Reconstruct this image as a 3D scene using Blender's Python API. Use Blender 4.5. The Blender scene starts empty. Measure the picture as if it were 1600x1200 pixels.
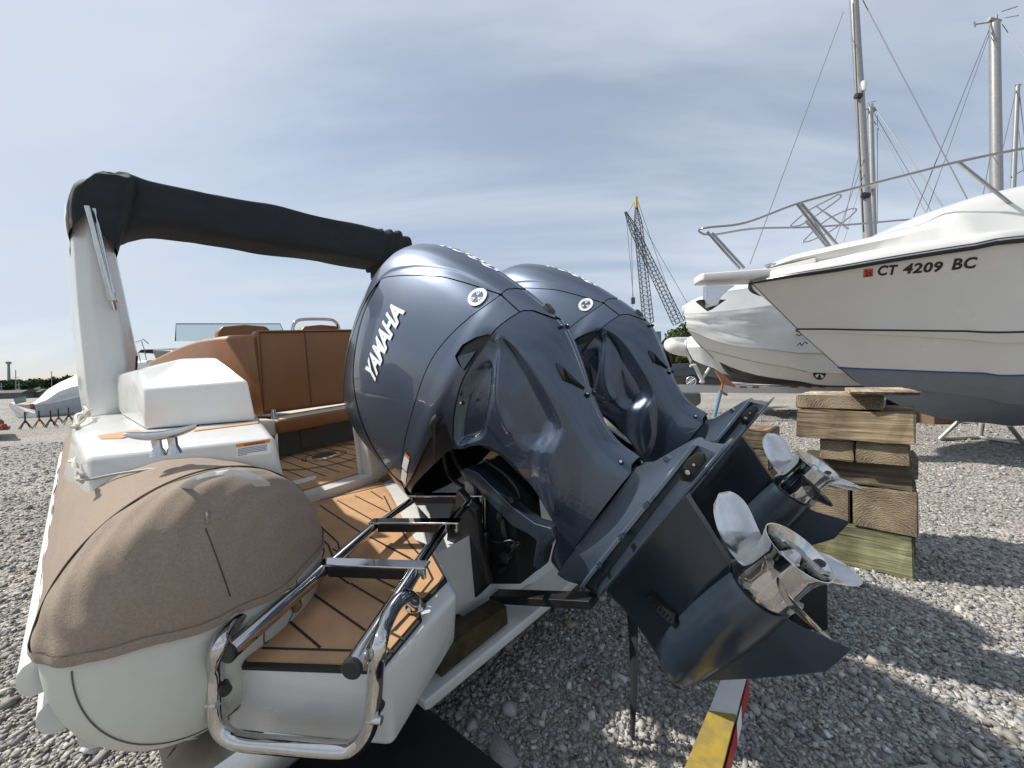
import bpy, bmesh, math, random
import numpy as np
from mathutils import Matrix, Vector
R_ = math.radians
rng = np.random.default_rng(7)
random.seed(7)
scene = bpy.context.scene
COL = scene.collection
# ---------------------------------------------------------------- camera
PITCH, ROLL, CAMH = R_(-1.0), R_(1.7), 1.2
FPX = 600.0                                   # focal length in pixels of a 1600 px wide picture
fw = np.array([0, math.cos(PITCH), math.sin(PITCH)])
r0 = np.array([1.0, 0, 0]); u0 = np.cross(r0, fw)
rt = math.cos(ROLL)*r0 - math.sin(ROLL)*u0
up = np.cross(rt, fw)
CAM = np.array([0, 0, CAMH])
cam = bpy.data.cameras.new('camera'); camo = bpy.data.objects.new('camera', cam); COL.objects.link(camo)
cam.sensor_width = 36; cam.lens = 36*FPX/1600; cam.clip_start = .02; cam.clip_end = 3000
m = np.eye(4); m[:3, 0] = rt; m[:3, 1] = up; m[:3, 2] = -fw; m[:3, 3] = CAM
camo.matrix_world = Matrix(m.tolist()); scene.camera = camo
# ---------------------------------------------------------------- sun, sky, exposure
SUNV = np.array([.665, -.11, -.69]); SUNV /= np.linalg.norm(SUNV)      # where the sunlight travels
sun = bpy.data.lights.new('sun', 'SUN'); sun.energy = 4.9; sun.angle = R_(1.2); sun.color = (1, .95, .87)
suno = bpy.data.objects.new('sun', sun); COL.objects.link(suno)
suno.rotation_euler = Vector((-SUNV).tolist()).to_track_quat('Z', 'Y').to_euler(); suno.location = (-6, -3, 12)
world = bpy.data.worlds.new('World'); scene.world = world; world.use_nodes = True
nt = world.node_tree; nt.nodes.clear()
def wn(t, **k):
    n = nt.nodes.new(t)
    for a, b in k.items(): setattr(n, a, b)
    return n
out = wn('ShaderNodeOutputWorld'); bg = wn('ShaderNodeBackground'); bg.inputs[1].default_value = .105
sky = wn('ShaderNodeTexSky', sky_type='NISHITA'); sky.sun_disc = False
sky.sun_elevation = math.asin(-SUNV[2]); sky.sun_rotation = math.atan2(-SUNV[0], -SUNV[1])
sky.air_density = 1.0; sky.dust_density = 1.2; sky.ozone_density = 1.3
tc = wn('ShaderNodeTexCoord'); sp = wn('ShaderNodeSeparateXYZ')
nt.links.new(tc.outputs['Generated'], sp.inputs[0])
# project the view direction on a high flat cloud layer
add = wn('ShaderNodeMath', operation='ADD'); add.inputs[1].default_value = .22
nt.links.new(sp.outputs[2], add.inputs[0])
mx = wn('ShaderNodeMath', operation='MAXIMUM'); mx.inputs[1].default_value = .03; nt.links.new(add.outputs[0], mx.inputs[0])
dx = wn('ShaderNodeMath', operation='DIVIDE'); dy = wn('ShaderNodeMath', operation='DIVIDE')
nt.links.new(sp.outputs[0], dx.inputs[0]); nt.links.new(mx.outputs[0], dx.inputs[1])
nt.links.new(sp.outputs[1], dy.inputs[0]); nt.links.new(mx.outputs[0], dy.inputs[1])
cb = wn('ShaderNodeCombineXYZ'); nt.links.new(dx.outputs[0], cb.inputs[0]); nt.links.new(dy.outputs[0], cb.inputs[1])
mp = wn('ShaderNodeMapping'); mp.inputs['Rotation'].default_value = (0, 0, R_(38)); mp.inputs['Scale'].default_value = (.5, 1.9, 1)
nt.links.new(cb.outputs[0], mp.inputs[0])
n1 = wn('ShaderNodeTexNoise'); n1.inputs['Scale'].default_value = .9; n1.inputs['Detail'].default_value = 6; n1.inputs['Roughness'].default_value = .52
n1.inputs['Distortion'].default_value = .35
nt.links.new(mp.outputs[0], n1.inputs['Vector'])
rp = wn('ShaderNodeMapRange'); rp.inputs[1].default_value = .34; rp.inputs[2].default_value = .66; rp.inputs[3].default_value = .42; rp.inputs[4].default_value = 1.0
rp.interpolation_type = 'SMOOTHSTEP'
nt.links.new(n1.outputs[0], rp.inputs[0])
mix = wn('ShaderNodeMixRGB'); mix.inputs[2].default_value = (5.45, 6.05, 7.0, 1)
nt.links.new(rp.outputs[0], mix.inputs[0]); nt.links.new(sky.outputs[0], mix.inputs[1])
nt.links.new(mix.outputs[0], bg.inputs[0]); nt.links.new(bg.outputs[0], out.inputs[0])
scene.view_settings.view_transform = 'Standard'; scene.view_settings.look = 'None'
scene.view_settings.exposure = 0.2; scene.view_settings.gamma = 1.0
scene.render.engine = 'CYCLES'
scene.cycles.max_bounces = 7; scene.cycles.glossy_bounces = 4; scene.cycles.diffuse_bounces = 3
scene.cycles.caustics_reflective = False; scene.cycles.caustics_refractive = False
# ---------------------------------------------------------------- frames: the photograph's lines of sight, the boat's axes
def nrm(v): v = np.asarray(v, float); return v/np.linalg.norm(v)
_L = nrm([525, -95, 600.]); _F = np.array([-690, 0, 600.]); _F = nrm(_F - _L*(_F@_L)); _U = np.cross(_L, _F)
if _U[1] > 0: _U = -_U
BB = np.array([-_F, _L, _U])                  # boat axes: aft, starboard, up (in camera axes x right, y down, z ahead)
def ray(x, y): return np.array([(x-800)/FPX, (y-600)/FPX, 1.])
def c2w(c): return CAM + c[0]*rt - c[1]*up + c[2]*fw
def b2w(q): return c2w(BB.T@np.asarray(q, float))
def BA(x, y, a): d = BB@ray(x, y); return d*(a/d[0])          # line of sight meets the boat station a
def BL(x, y, l): d = BB@ray(x, y); return d*(l/d[1])          # ... the buttock plane l
def BU(x, y, u): d = BB@ray(x, y); return d*(u/d[2])          # ... the level u
def P(x, y, z): return c2w(ray(x, y)*z)                       # ... the distance z
def G(x, y, h=0):                                             # ... the height h above ground
    d = c2w(ray(x, y)) - CAM; return CAM + d*((h-CAMH)/d[2])
TRIM = R_(55)
def b2e(q, lc=1.1): return np.array([math.cos(TRIM)*q[0]+math.sin(TRIM)*q[2], q[1]-lc, -(math.sin(TRIM)*q[0]-math.cos(TRIM)*q[2])])
def EN(x, y, yy): return b2e(BL(x, y, 1.1+yy))                # engine axes: aft, starboard, up along the leg
RB = np.array([b2w(e)-CAM for e in np.eye(3)])                # rows: boat axes in the world
RE = np.array([math.cos(TRIM)*RB[0]+math.sin(TRIM)*RB[2], RB[1], -math.sin(TRIM)*RB[0]+math.cos(TRIM)*RB[2]])
# ---------------------------------------------------------------- materials
MATS = {}
def mat(name, col, rough=.5, metal=0., spec=.5, coat=0., noise=0., nscale=8., bump=0., bscale=60., col2=None, coatr=.03, emit=None, stretch=None, sheen=0.):
    if name in MATS: return MATS[name]
    M = bpy.data.materials.new(name); M.use_nodes = True; t = M.node_tree; b = t.nodes['Principled BSDF']
    b.inputs['Base Color'].default_value = (*col, 1); b.inputs['Roughness'].default_value = rough; b.inputs['Metallic'].default_value = metal
    b.inputs['Specular IOR Level'].default_value = spec; b.inputs['Coat Weight'].default_value = coat; b.inputs['Coat Roughness'].default_value = coatr
    if sheen: b.inputs['Sheen Weight'].default_value = sheen
    tcn = t.nodes.new('ShaderNodeTexCoord'); src = tcn.outputs['Object']
    if stretch:
        mpn = t.nodes.new('ShaderNodeMapping'); mpn.inputs['Scale'].default_value = stretch; t.links.new(src, mpn.inputs[0]); src = mpn.outputs[0]
    if noise or col2:
        n = t.nodes.new('ShaderNodeTexNoise'); n.inputs['Scale'].default_value = nscale; n.inputs['Detail'].default_value = 8; n.inputs['Roughness'].default_value = .65
        t.links.new(src, n.inputs['Vector'])
        c = t.nodes.new('ShaderNodeValToRGB'); c.color_ramp.elements[0].position = .3; c.color_ramp.elements[1].position = .7
        c2 = col2 or tuple(min(1, x*(1+noise)) for x in col); c1 = col if col2 else tuple(x*(1-noise) for x in col)
        c.color_ramp.elements[0].color = (*c1, 1); c.color_ramp.elements[1].color = (*c2, 1)
        t.links.new(n.outputs[0], c.inputs[0]); t.links.new(c.outputs[0], b.inputs['Base Color'])
        mr = t.nodes.new('ShaderNodeMapRange'); mr.inputs[3].default_value = max(0, rough*.8); mr.inputs[4].default_value = min(1, rough*1.25+.02)
        t.links.new(n.outputs[0], mr.inputs[0]); t.links.new(mr.outputs[0], b.inputs['Roughness'])
    if bump:
        n2 = t.nodes.new('ShaderNodeTexNoise'); n2.inputs['Scale'].default_value = bscale; n2.inputs['Detail'].default_value = 6
        t.links.new(src, n2.inputs['Vector'])
        bp = t.nodes.new('ShaderNodeBump'); bp.inputs['Strength'].default_value = bump; bp.inputs['Distance'].default_value = .01
        t.links.new(n2.outputs[0], bp.inputs['Height']); t.links.new(bp.outputs[0], b.inputs['Normal'])
    MATS[name] = M; return M
GEL = mat('gelcoat', (.66, .66, .64), .24, coat=.3, noise=.06, nscale=3)
GELS = mat('gelcoat_worn', (.60, .60, .57), .35, noise=.08, nscale=9)
HYP = mat('tube_fabric', (.60, .60, .54), .42, noise=.05, nscale=7, bump=.06, bscale=25)
COVER = mat('brown_cover', (.29, .225, .17), .95, noise=.16, nscale=180, bump=.25, bscale=420, spec=.15, sheen=.15)
SEAM = mat('dark_seam', (.05, .035, .025), .8)
CANVAS = mat('black_canvas', (.022, .025, .028), .8, noise=.25, nscale=12, bump=.9, bscale=7, spec=.3, stretch=(1, .5, 1))
LEATH = mat('tan_vinyl', (.235, .095, .028), .42, noise=.12, nscale=4, bump=.05, bscale=180)
CREAM = mat('cream_vinyl', (.66, .61, .52), .5, noise=.04, bump=.05, bscale=160)
TEAK = mat('teak_foam', (.46, .265, .135), .8, noise=.16, nscale=9, bump=.15, bscale=300)
TEAK2 = mat('teak_foam_dark', (.31, .155, .065), .8, noise=.10, nscale=45)
CAULK = mat('black_caulk', (.012, .011, .010), .7)
BLK = mat('black_plastic', (.012, .012, .013), .4, noise=.3, nscale=20)
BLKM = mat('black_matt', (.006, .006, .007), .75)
CHR = mat('polished_steel', (.58, .57, .55), .06, metal=1, noise=.10, nscale=30)
CHRB = mat('brushed_steel', (.62, .62, .62), .28, metal=1, noise=.08, nscale=30)
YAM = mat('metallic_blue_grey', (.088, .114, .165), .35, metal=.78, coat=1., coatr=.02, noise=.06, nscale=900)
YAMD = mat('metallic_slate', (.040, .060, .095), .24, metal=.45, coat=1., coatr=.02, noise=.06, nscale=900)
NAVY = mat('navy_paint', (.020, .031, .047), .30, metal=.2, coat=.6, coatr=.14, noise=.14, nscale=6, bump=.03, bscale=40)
DECALW = mat('white_decal', (.85, .86, .87), .35)
WHITE = mat('white_paint', (.72, .72, .70), .35, noise=.05)
def vcol_mat(name, base, base2, rough=.9, scale=300):
    M = bpy.data.materials.new(name); M.use_nodes = True; t = M.node_tree; b = t.nodes['Principled BSDF']
    a = t.nodes.new('ShaderNodeAttribute'); a.attribute_name = 'tint'
    n = t.nodes.new('ShaderNodeTexNoise'); n.inputs['Scale'].default_value = scale; n.inputs['Detail'].default_value = 3
    tcn = t.nodes.new('ShaderNodeTexCoord'); t.links.new(tcn.outputs['Object'], n.inputs['Vector'])
    mr = t.nodes.new('ShaderNodeMapRange'); mr.inputs[1].default_value = .3; mr.inputs[2].default_value = .7; mr.inputs[3].default_value = .7; mr.inputs[4].default_value = 1.25
    t.links.new(n.outputs[0], mr.inputs[0])
    v = t.nodes.new('ShaderNodeVectorMath'); v.operation = 'SCALE'; t.links.new(a.outputs['Color'], v.inputs[0]); t.links.new(mr.outputs[0], v.inputs['Scale'])
    t.links.new(v.outputs[0], b.inputs['Base Color']); b.inputs['Roughness'].default_value = rough; b.inputs['Specular IOR Level'].default_value = .25
    MATS[name] = M; return M
# ---------------------------------------------------------------- mesh builder
SPLIT = {'bolt', 'screw', 'anode', 'pivot_pin', 'step_pad', 'rope_tail', 'frame_bolt', 'rubber_buffer', 'frame_foot', 'arm_bolt', 'hose', 'seat_post', 'swivel_arm', 'vent_blade', 'deck_cleat', 'arch_strut'}
class MB:
    def __init__(s): s.v = []; s.f = []; s.m = []; s.mi = 0
    def add(s, vs, fs, mi=None):
        o = len(s.v); s.v += [tuple(map(float, q)) for q in vs]
        s.f += [tuple(o+i for i in f) for f in fs]; s.m += [s.mi if mi is None else mi]*len(fs); return s
    def box(s, c, sx, sy, sz, R=None, mi=None):
        R = np.eye(3) if R is None else np.asarray(R)
        vs = [np.asarray(c)+R.T@np.array([x*sx/2, y*sy/2, z*sz/2]) for z in (-1, 1) for y in (-1, 1) for x in (-1, 1)]
        return s.add(vs, [(0, 2, 3, 1), (4, 5, 7, 6), (0, 1, 5, 4), (2, 6, 7, 3), (0, 4, 6, 2), (1, 3, 7, 5)], mi)
    def prism(s, bot, top, mi=None):               # two equal rings of points
        n = len(bot); return s.add(list(bot)+list(top), [tuple(range(n))[::-1], tuple(range(n, 2*n))]+[(i, (i+1) % n, n+(i+1) % n, n+i) for i in range(n)], mi)
    def poly(s, pts, vec, mi=None): return s.prism([np.asarray(p)+np.asarray(vec) for p in pts], pts, mi)
    def tube(s, pts, r, n=10, closed=False, cap=True, mi=None):
        pts = [np.asarray(p, float) for p in pts]; k = len(pts); rr = r if hasattr(r, '__len__') else [r]*k
        T = []
        for i in range(k):
            a = pts[(i-1) % k] if (closed or i > 0) else pts[i]; b = pts[(i+1) % k] if (closed or i < k-1) else pts[i]
            T.append(nrm(b-a+1e-12))
        u = np.cross(T[0], [0, 0, 1.]); u = np.cross(T[0], [0, 1., 0]) if np.linalg.norm(u) < .2 else u; u = nrm(u)
        vs = []
        for i in range(k):
            u = nrm(u-T[i]*(u@T[i])); w = np.cross(T[i], u)
            vs += [pts[i]+rr[i]*(math.cos(2*math.pi*j/n)*u+math.sin(2*math.pi*j/n)*w) for j in range(n)]
        fs = [(i*n+j, i*n+(j+1) % n, ((i+1) % k)*n+(j+1) % n, ((i+1) % k)*n+j) for i in range(k if closed else k-1) for j in range(n)]
        if cap and not closed: fs += [tuple(range(n))[::-1], tuple((k-1)*n+j for j in range(n))]
        return s.add(vs, fs, mi)
    def grid(s, A, mi=None, flip=False, wrapv=False, wrapu=False):
        A = np.asarray(A); a, b = A.shape[:2]; vs = A.reshape(-1, 3); fs = []
        for i in range(a if wrapu else a-1):
            for j in range(b if wrapv else b-1):
                q = (i*b+j, i*b+(j+1) % b, ((i+1) % a)*b+(j+1) % b, ((i+1) % a)*b+j); fs.append(q[::-1] if flip else q)
        return s.add(vs, fs, mi)
    def lathe(s, prof, o, ax, n=40, mi=None, a0=0, a1=2*math.pi):   # prof: (along, radius)
        ax = nrm(ax); u = nrm(np.cross(ax, [0, 1., 0]) if abs(ax[1]) < .9 else np.cross(ax, [1., 0, 0])); w = np.cross(ax, u)
        A = np.array([[np.asarray(o)+ax*h+r*(math.cos(t)*u+math.sin(t)*w) for t in np.linspace(a0, a1, n, endpoint=a1-a0 < 6.28)] for h, r in prof])
        return s.grid(A, mi, wrapv=a1-a0 > 6.28)
    def split(s):                                  # one builder per separate piece (touching or overlapping pieces stay together)
        n = len(s.v); par = list(range(n))
        def fd(i):
            while par[i] != i: par[i] = par[par[i]]; i = par[i]
            return i
        for f in s.f:
            for k in f[1:]: par[fd(k)] = fd(f[0])
        V = np.array(s.v); g = {}
        for i in range(n): g.setdefault(fd(i), []).append(i)
        ks = list(g); bx = [(V[g[k]].min(0)-.0015, V[g[k]].max(0)+.0015) for k in ks]; up_ = list(range(len(ks)))
        def f2(i):
            while up_[i] != i: i = up_[i]
            return i
        for i in range(len(ks)):
            for j in range(i):
                if (bx[i][0] <= bx[j][1]).all() and (bx[j][0] <= bx[i][1]).all(): up_[f2(i)] = f2(j)
        idx = {k: f2(i) for i, k in enumerate(ks)}; out_ = {}
        for f, m_ in zip(s.f, s.m):
            c = idx[fd(f[0])]; mb, mp_ = out_.setdefault(c, (MB(), {}))
            q = []
            for k in f:
                if k not in mp_: mp_[k] = len(mb.v); mb.v.append(s.v[k])
                q.append(mp_[k])
            mb.f.append(tuple(q)); mb.m.append(m_)
        return [a for a, _ in out_.values()]
    def build(s, name, mats, parent=None, smooth=None, bevel=0, inv=None, solid=0):
        if name in SPLIT:
            ps = s.split()
            if len(ps) > 1: return [p._build(name, mats, parent, smooth, bevel, inv) for p in ps][0]
        return s._build(name, mats, parent, smooth, bevel, inv)
    def _build(s, name, mats, parent=None, smooth=None, bevel=0, inv=None, solid=0):
        me = bpy.data.meshes.new(name)
        V = np.array(s.v, float)
        if inv is not None: V = (V-inv[0])@inv[1].T
        me.from_pydata(V.tolist(), [], s.f)
        mats = mats if isinstance(mats, (list, tuple)) else [mats]
        for q in mats: me.materials.append(q)
        if len(mats) > 1: me.polygons.foreach_set('material_index', s.m)
        bm = bmesh.new(); bm.from_mesh(me)
        bmesh.ops.remove_doubles(bm, verts=bm.verts, dist=1e-5)
        if bevel:
            es = [e for e in bm.edges if len(e.link_faces) == 2 and e.calc_face_angle(0) > R_(22)]
            if es: bmesh.ops.bevel(bm, geom=es, offset=bevel, segments=3, profile=.5, affect='EDGES', clamp_overlap=True)
        bmesh.ops.recalc_face_normals(bm, faces=bm.faces)
        bm.to_mesh(me); bm.free()
        if smooth is not None:
            me.polygons.foreach_set('use_smooth', [True]*len(me.polygons)); me.set_sharp_from_angle(angle=R_(smooth))
        o = bpy.data.objects.new(name, me); COL.objects.link(o)
        if parent is not None: o.parent = parent
        return o
def thing(name, label, cat, loc=(0, 0, 0), R=None, group=None):
    o = bpy.data.objects.new(name, None); COL.objects.link(o); o.empty_display_size = .1
    m = np.eye(4); m[:3, 3] = loc
    if R is not None: m[:3, :3] = np.asarray(R).T
    o.matrix_world = Matrix(m.tolist()); o['label'] = label; o['category'] = cat
    if group: o['group'] = group
    return o
def tag(o, label=None, cat=None, group=None, kind=None):
    for k, v in (('label', label), ('category', cat), ('group', group), ('kind', kind)):
        if v: o[k] = v
    return o
def recentre(o):                                  # put the origin of a one-mesh thing at its base
    me = o.data; n = len(me.vertices); co = np.empty(n*3); me.vertices.foreach_get('co', co); co = co.reshape(-1, 3)
    c = np.array([*(co.min(0)+co.max(0))[:2]/2, co[:, 2].min()]); me.vertices.foreach_set('co', (co-c).ravel()); o.location = c.tolist(); return o
def cr(P_, n=8, closed=False):                    # smooth curve through points
    Q = np.asarray(P_, float); k = len(Q)
    if closed: E = np.vstack([Q[-1], Q, Q[0], Q[1]]); segs = k
    else: E = np.vstack([2*Q[0]-Q[1], Q, 2*Q[-1]-Q[-2]]); segs = k-1
    o = []
    for i in range(segs):
        a, b, c, d = E[i:i+4]
        for t in np.linspace(0, 1, n, endpoint=False): o.append(.5*(2*b+(c-a)*t+(2*a-5*b+4*c-d)*t*t+(3*b-a-3*c+d)*t**3))
    if not closed: o.append(Q[-1])
    return np.array(o)
def crN(P_, N):
    P_ = np.asarray(P_, float); n = len(P_)-1; u = np.linspace(0, 1, N)*n; i = np.minimum(u.astype(int), n-1); t = (u-i)[:, None]
    Q = np.vstack([2*P_[0]-P_[1], P_, 2*P_[-1]-P_[-2]]); a, b, c, d = Q[i], Q[i+1], Q[i+2], Q[i+3]
    return .5*((2*b)+(c-a)*t+(2*a-5*b+4*c-d)*t*t+(3*b-a-3*c+d)*t**3)
def sdpoly(X, Y, poly):                           # signed distance to a polygon (negative inside)
    poly = np.asarray(poly, float); d = np.full(X.shape, 1e9); ins = np.zeros(X.shape, bool); n = len(poly)
    for i in range(n):
        a = poly[i]; b = poly[(i+1) % n]; e = b-a; L2 = e@e+1e-18
        t = np.clip(((X-a[0])*e[0]+(Y-a[1])*e[1])/L2, 0, 1)
        d = np.minimum(d, np.hypot(X-a[0]-t*e[0], Y-a[1]-t*e[1]))
        c = (a[1] > Y) != (b[1] > Y); ins ^= c & (X < (b[0]-a[0])*(Y-a[1])/((b[1]-a[1])+1e-18)+a[0])
    return np.where(ins, -d, d)
def clipgrid(mb, A, PHI, flip=False, mi=None):    # keep the part of grid A where PHI < 0, cut exactly
    a, b = PHI.shape; neg = PHI < 0; cnt = neg[:-1, :-1].astype(int)+neg[1:, :-1]+neg[:-1, 1:]+neg[1:, 1:]
    vs = []; key = {}; fs = []
    def vert(k, fn):
        if k not in key: key[k] = len(vs); vs.append(fn())
        return key[k]
    for i, j in zip(*np.where(cnt > 0)):
        q = [(i, j), (i, j+1), (i+1, j+1), (i+1, j)]; o = []
        for e in range(4):
            p, r = q[e], q[(e+1) % 4]
            if neg[p]: o.append(vert(p, lambda: A[p]))
            if neg[p] != neg[r]:
                k = (p, r) if p < r else (r, p)
                t = PHI[k[0]]/(PHI[k[0]]-PHI[k[1]]); o.append(vert(k, lambda: A[k[0]]+(A[k[1]]-A[k[0]])*t))
        if len(o) > 2: fs.append(tuple(o[::-1] if flip else o))
    mb.add(vs, fs, mi)
def text_mesh(txt, size=1., bold=0., shear=0., space=1., maxedge=.1):    # flat lettering as points and faces, in font units
    c = bpy.data.curves.new('t', 'FONT'); c.body = txt; c.size = size; c.offset = bold; c.shear = shear; c.space_character = space; c.resolution_u = 3
    o = bpy.data.objects.new('t', c); COL.objects.link(o); dg = bpy.context.evaluated_depsgraph_get()
    me = bpy.data.meshes.new_from_object(o.evaluated_get(dg)); bpy.data.objects.remove(o)
    bm = bmesh.new(); bm.from_mesh(me); bmesh.ops.remove_doubles(bm, verts=bm.verts, dist=1e-5); bmesh.ops.triangulate(bm, faces=bm.faces)
    for _ in range(5):
        es = [e for e in bm.edges if e.calc_length() > maxedge*size]
        if not es: break
        bmesh.ops.subdivide_edges(bm, edges=es, cuts=1); bmesh.ops.triangulate(bm, faces=bm.faces)
    V = np.array([v.co[:] for v in bm.verts]); F = [tuple(v.index for v in f.verts) for f in bm.faces]; bm.free(); bpy.data.meshes.remove(me)
    return V, F
def sm(a, b, x): t = np.clip((x-a)/(b-a), 0, 1); return t*t*(3-2*t)
# ================================================================ ground: one sheet to the horizon, loose stones lying on it near by
def gravel_mat():
    M = bpy.data.materials.new('gravel_ground'); M.use_nodes = True; t = M.node_tree; b = t.nodes['Principled BSDF']; N = t.nodes.new; K = t.links.new
    tcn = N('ShaderNodeTexCoord'); b.inputs['Roughness'].default_value = .92; b.inputs['Specular IOR Level'].default_value = .2
    dn = N('ShaderNodeTexNoise'); dn.inputs['Scale'].default_value = 14; K(tcn.outputs['Object'], dn.inputs['Vector'])
    va = N('ShaderNodeVectorMath'); va.operation = 'MULTIPLY_ADD'; va.inputs[1].default_value = (.03, .03, .03); K(dn.outputs['Color'], va.inputs[0]); K(tcn.outputs['Object'], va.inputs[2])
    v = N('ShaderNodeTexVoronoi'); v.inputs['Scale'].default_value = 55; K(va.outputs[0], v.inputs['Vector'])
    v2 = N('ShaderNodeTexVoronoi'); v2.inputs['Scale'].default_value = 13; K(va.outputs[0], v2.inputs['Vector'])
    sx = N('ShaderNodeSeparateColor'); K(v.outputs['Color'], sx.inputs[0]); sx2 = N('ShaderNodeSeparateColor'); K(v2.outputs['Color'], sx2.inputs[0])
    ad = N('ShaderNodeMath'); ad.operation = 'MULTIPLY_ADD'; ad.inputs[1].default_value = .35; K(sx2.outputs[0], ad.inputs[0]); K(sx.outputs[0], ad.inputs[2])
    r = N('ShaderNodeValToRGB'); e = r.color_ramp.elements; e[0].position = .1; e[0].color = (.15, .143, .13, 1); e[1].position = 1.2 if False else 1.; e[1].color = (.48, .45, .40, 1)
    m1 = e.new(.45); m1.color = (.25, .24, .22, 1); m2 = e.new(.75); m2.color = (.34, .32, .29, 1); K(ad.outputs[0], r.inputs[0])
    n = N('ShaderNodeTexNoise'); n.inputs['Scale'].default_value = .35; n.inputs['Detail'].default_value = 5; K(tcn.outputs['Object'], n.inputs['Vector'])
    mr = N('ShaderNodeMapRange'); mr.inputs[1].default_value = .3; mr.inputs[2].default_value = .7; mr.inputs[3].default_value = .82; mr.inputs[4].default_value = 1.15; K(n.outputs[0], mr.inputs[0])
    sc = N('ShaderNodeVectorMath'); sc.operation = 'SCALE'; K(r.outputs[0], sc.inputs[0]); K(mr.outputs[0], sc.inputs['Scale']); K(sc.outputs[0], b.inputs['Base Color'])
    bp = N('ShaderNodeBump'); bp.inputs['Strength'].default_value = .9; bp.inputs['Distance'].default_value = .02; bp.invert = True; K(v.outputs['Distance'], bp.inputs['Height']); K(bp.outputs[0], b.inputs['Normal'])
    return M
mb = MB(); mb.add([(-1500, -60, 0), (1500, -60, 0), (1500, 2500, 0), (-1500, 2500, 0)], [(0, 1, 2, 3)]); g_ = mb.build('ground', gravel_mat()); g_['kind'] = 'structure'
def stones():
    iv = np.array([(x, y, z) for z in (-1, 1) for y in (-1, 1) for x in (-1, 1)])*.62; NV = 8
    it = np.array([(0,2,3),(0,3,1),(4,5,7),(4,7,6),(0,1,5),(0,5,4),(2,6,7),(2,7,3),(0,4,6),(0,6,2),(1,3,7),(1,7,5)])
    def pick(n, r0_, r1, p):
        u_ = rng.random(n); r = (r0_**p+(r1**p-r0_**p)*u_)**(1/p) if p else r0_*(r1/r0_)**u_; a = (rng.random(n)-.5)*R_(150); return r*np.sin(a), r*np.cos(a), r
    X1 = pick(105000, .5, 3., 2); X2 = pick(120000, 3., 14., 0)
    x = np.r_[X1[0], X2[0]]; y = np.r_[X1[1], X2[1]]; r = np.r_[X1[2], X2[2]]; n = len(x)
    s = rng.lognormal(math.log(.0060), .45, n)*np.maximum(1, (r/3)**.45)
    big = rng.random(n) < .006; s[big] *= 1.9
    V = iv[None]*(1+rng.normal(0, .30, (n, NV, 3)))
    V = V*(rng.uniform(.75, 1.35, (n, 1, 3))*np.array([1.15, .9, .62]))
    a, b, c = rng.uniform(0, 2*math.pi, n), rng.normal(0, .35, n), rng.normal(0, .35, n)
    ca, sa_, cb_, sb_, cc, sc = np.cos(a), np.sin(a), np.cos(b), np.sin(b), np.cos(c), np.sin(c)
    V = np.stack([V[..., 0], V[..., 1]*cb_[:, None]-V[..., 2]*sb_[:, None], V[..., 1]*sb_[:, None]+V[..., 2]*cb_[:, None]], -1)
    V = np.stack([V[..., 0]*cc[:, None]+V[..., 2]*sc[:, None], V[..., 1], -V[..., 0]*sc[:, None]+V[..., 2]*cc[:, None]], -1)
    V = np.stack([V[..., 0]*ca[:, None]-V[..., 1]*sa_[:, None], V[..., 0]*sa_[:, None]+V[..., 1]*ca[:, None], V[..., 2]], -1)
    V = V*s[:, None, None]; V[..., 0] += x[:, None]; V[..., 1] += y[:, None]; V[..., 2] += (s*rng.uniform(-.1, .5, n))[:, None]
    me = bpy.data.meshes.new('gravel'); T = (it[None]+(np.arange(n)*NV)[:, None, None]).reshape(-1, 3)
    me.vertices.add(n*NV); me.vertices.foreach_set('co', V.astype(np.float32).ravel())
    me.loops.add(T.size); me.loops.foreach_set('vertex_index', T.ravel().astype(np.int32))
    me.polygons.add(len(T)); me.polygons.foreach_set('loop_start', np.arange(0, T.size, 3, dtype=np.int32)); me.update(calc_edges=True)
    g = np.clip(rng.lognormal(math.log(.31), .26, n), .10, .62); w = rng.random(n); col = np.stack([g*(1+.07*w), g*(1+.02*w), g*(1-.08*w), np.ones(n)], 1)
    rd = rng.random(n) < .03; col[rd, 0] *= 1.12; col[rd, 2] *= .85
    at = me.color_attributes.new('tint', 'FLOAT_COLOR', 'POINT'); at.data.foreach_set('color', np.repeat(col, NV, 0).astype(np.float32).ravel())
    me.materials.append(vcol_mat('stone', None, None)); o = bpy.data.objects.new('gravel', me); COL.objects.link(o)
    tag(o, 'loose grey and tan crushed stone gravel covering the yard', 'gravel', kind='stuff')
stones()
# ================================================================ the boatyard behind
Z3 = np.array([0, 0, 1.])
def wpl(x, y, O, n):                              # line of sight meets the plane through O with normal n
    d = c2w(ray(x, y))-CAM; return CAM+d*(((np.asarray(O)-CAM)@n)/(d@n))
WRAP = mat('white_shrink_wrap', (.66, .67, .68), .38, noise=.05, nscale=3, bump=.5, bscale=5, spec=.5)
BOTG = mat('grey_bottom_paint', (.17, .19, .215), .55, noise=.10, nscale=6)
BOTK = mat('black_bottom_paint', (.012, .013, .016), .5, noise=.2)
GLW = mat('ivory_gelcoat', (.66, .65, .62), .24, coat=.3, noise=.03, nscale=2)
RAILM = mat('rail_steel', (.34, .34, .34), .22, metal=1, noise=.1)
RUB = mat('black_rubber', (.012, .013, .015), .45)
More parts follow.
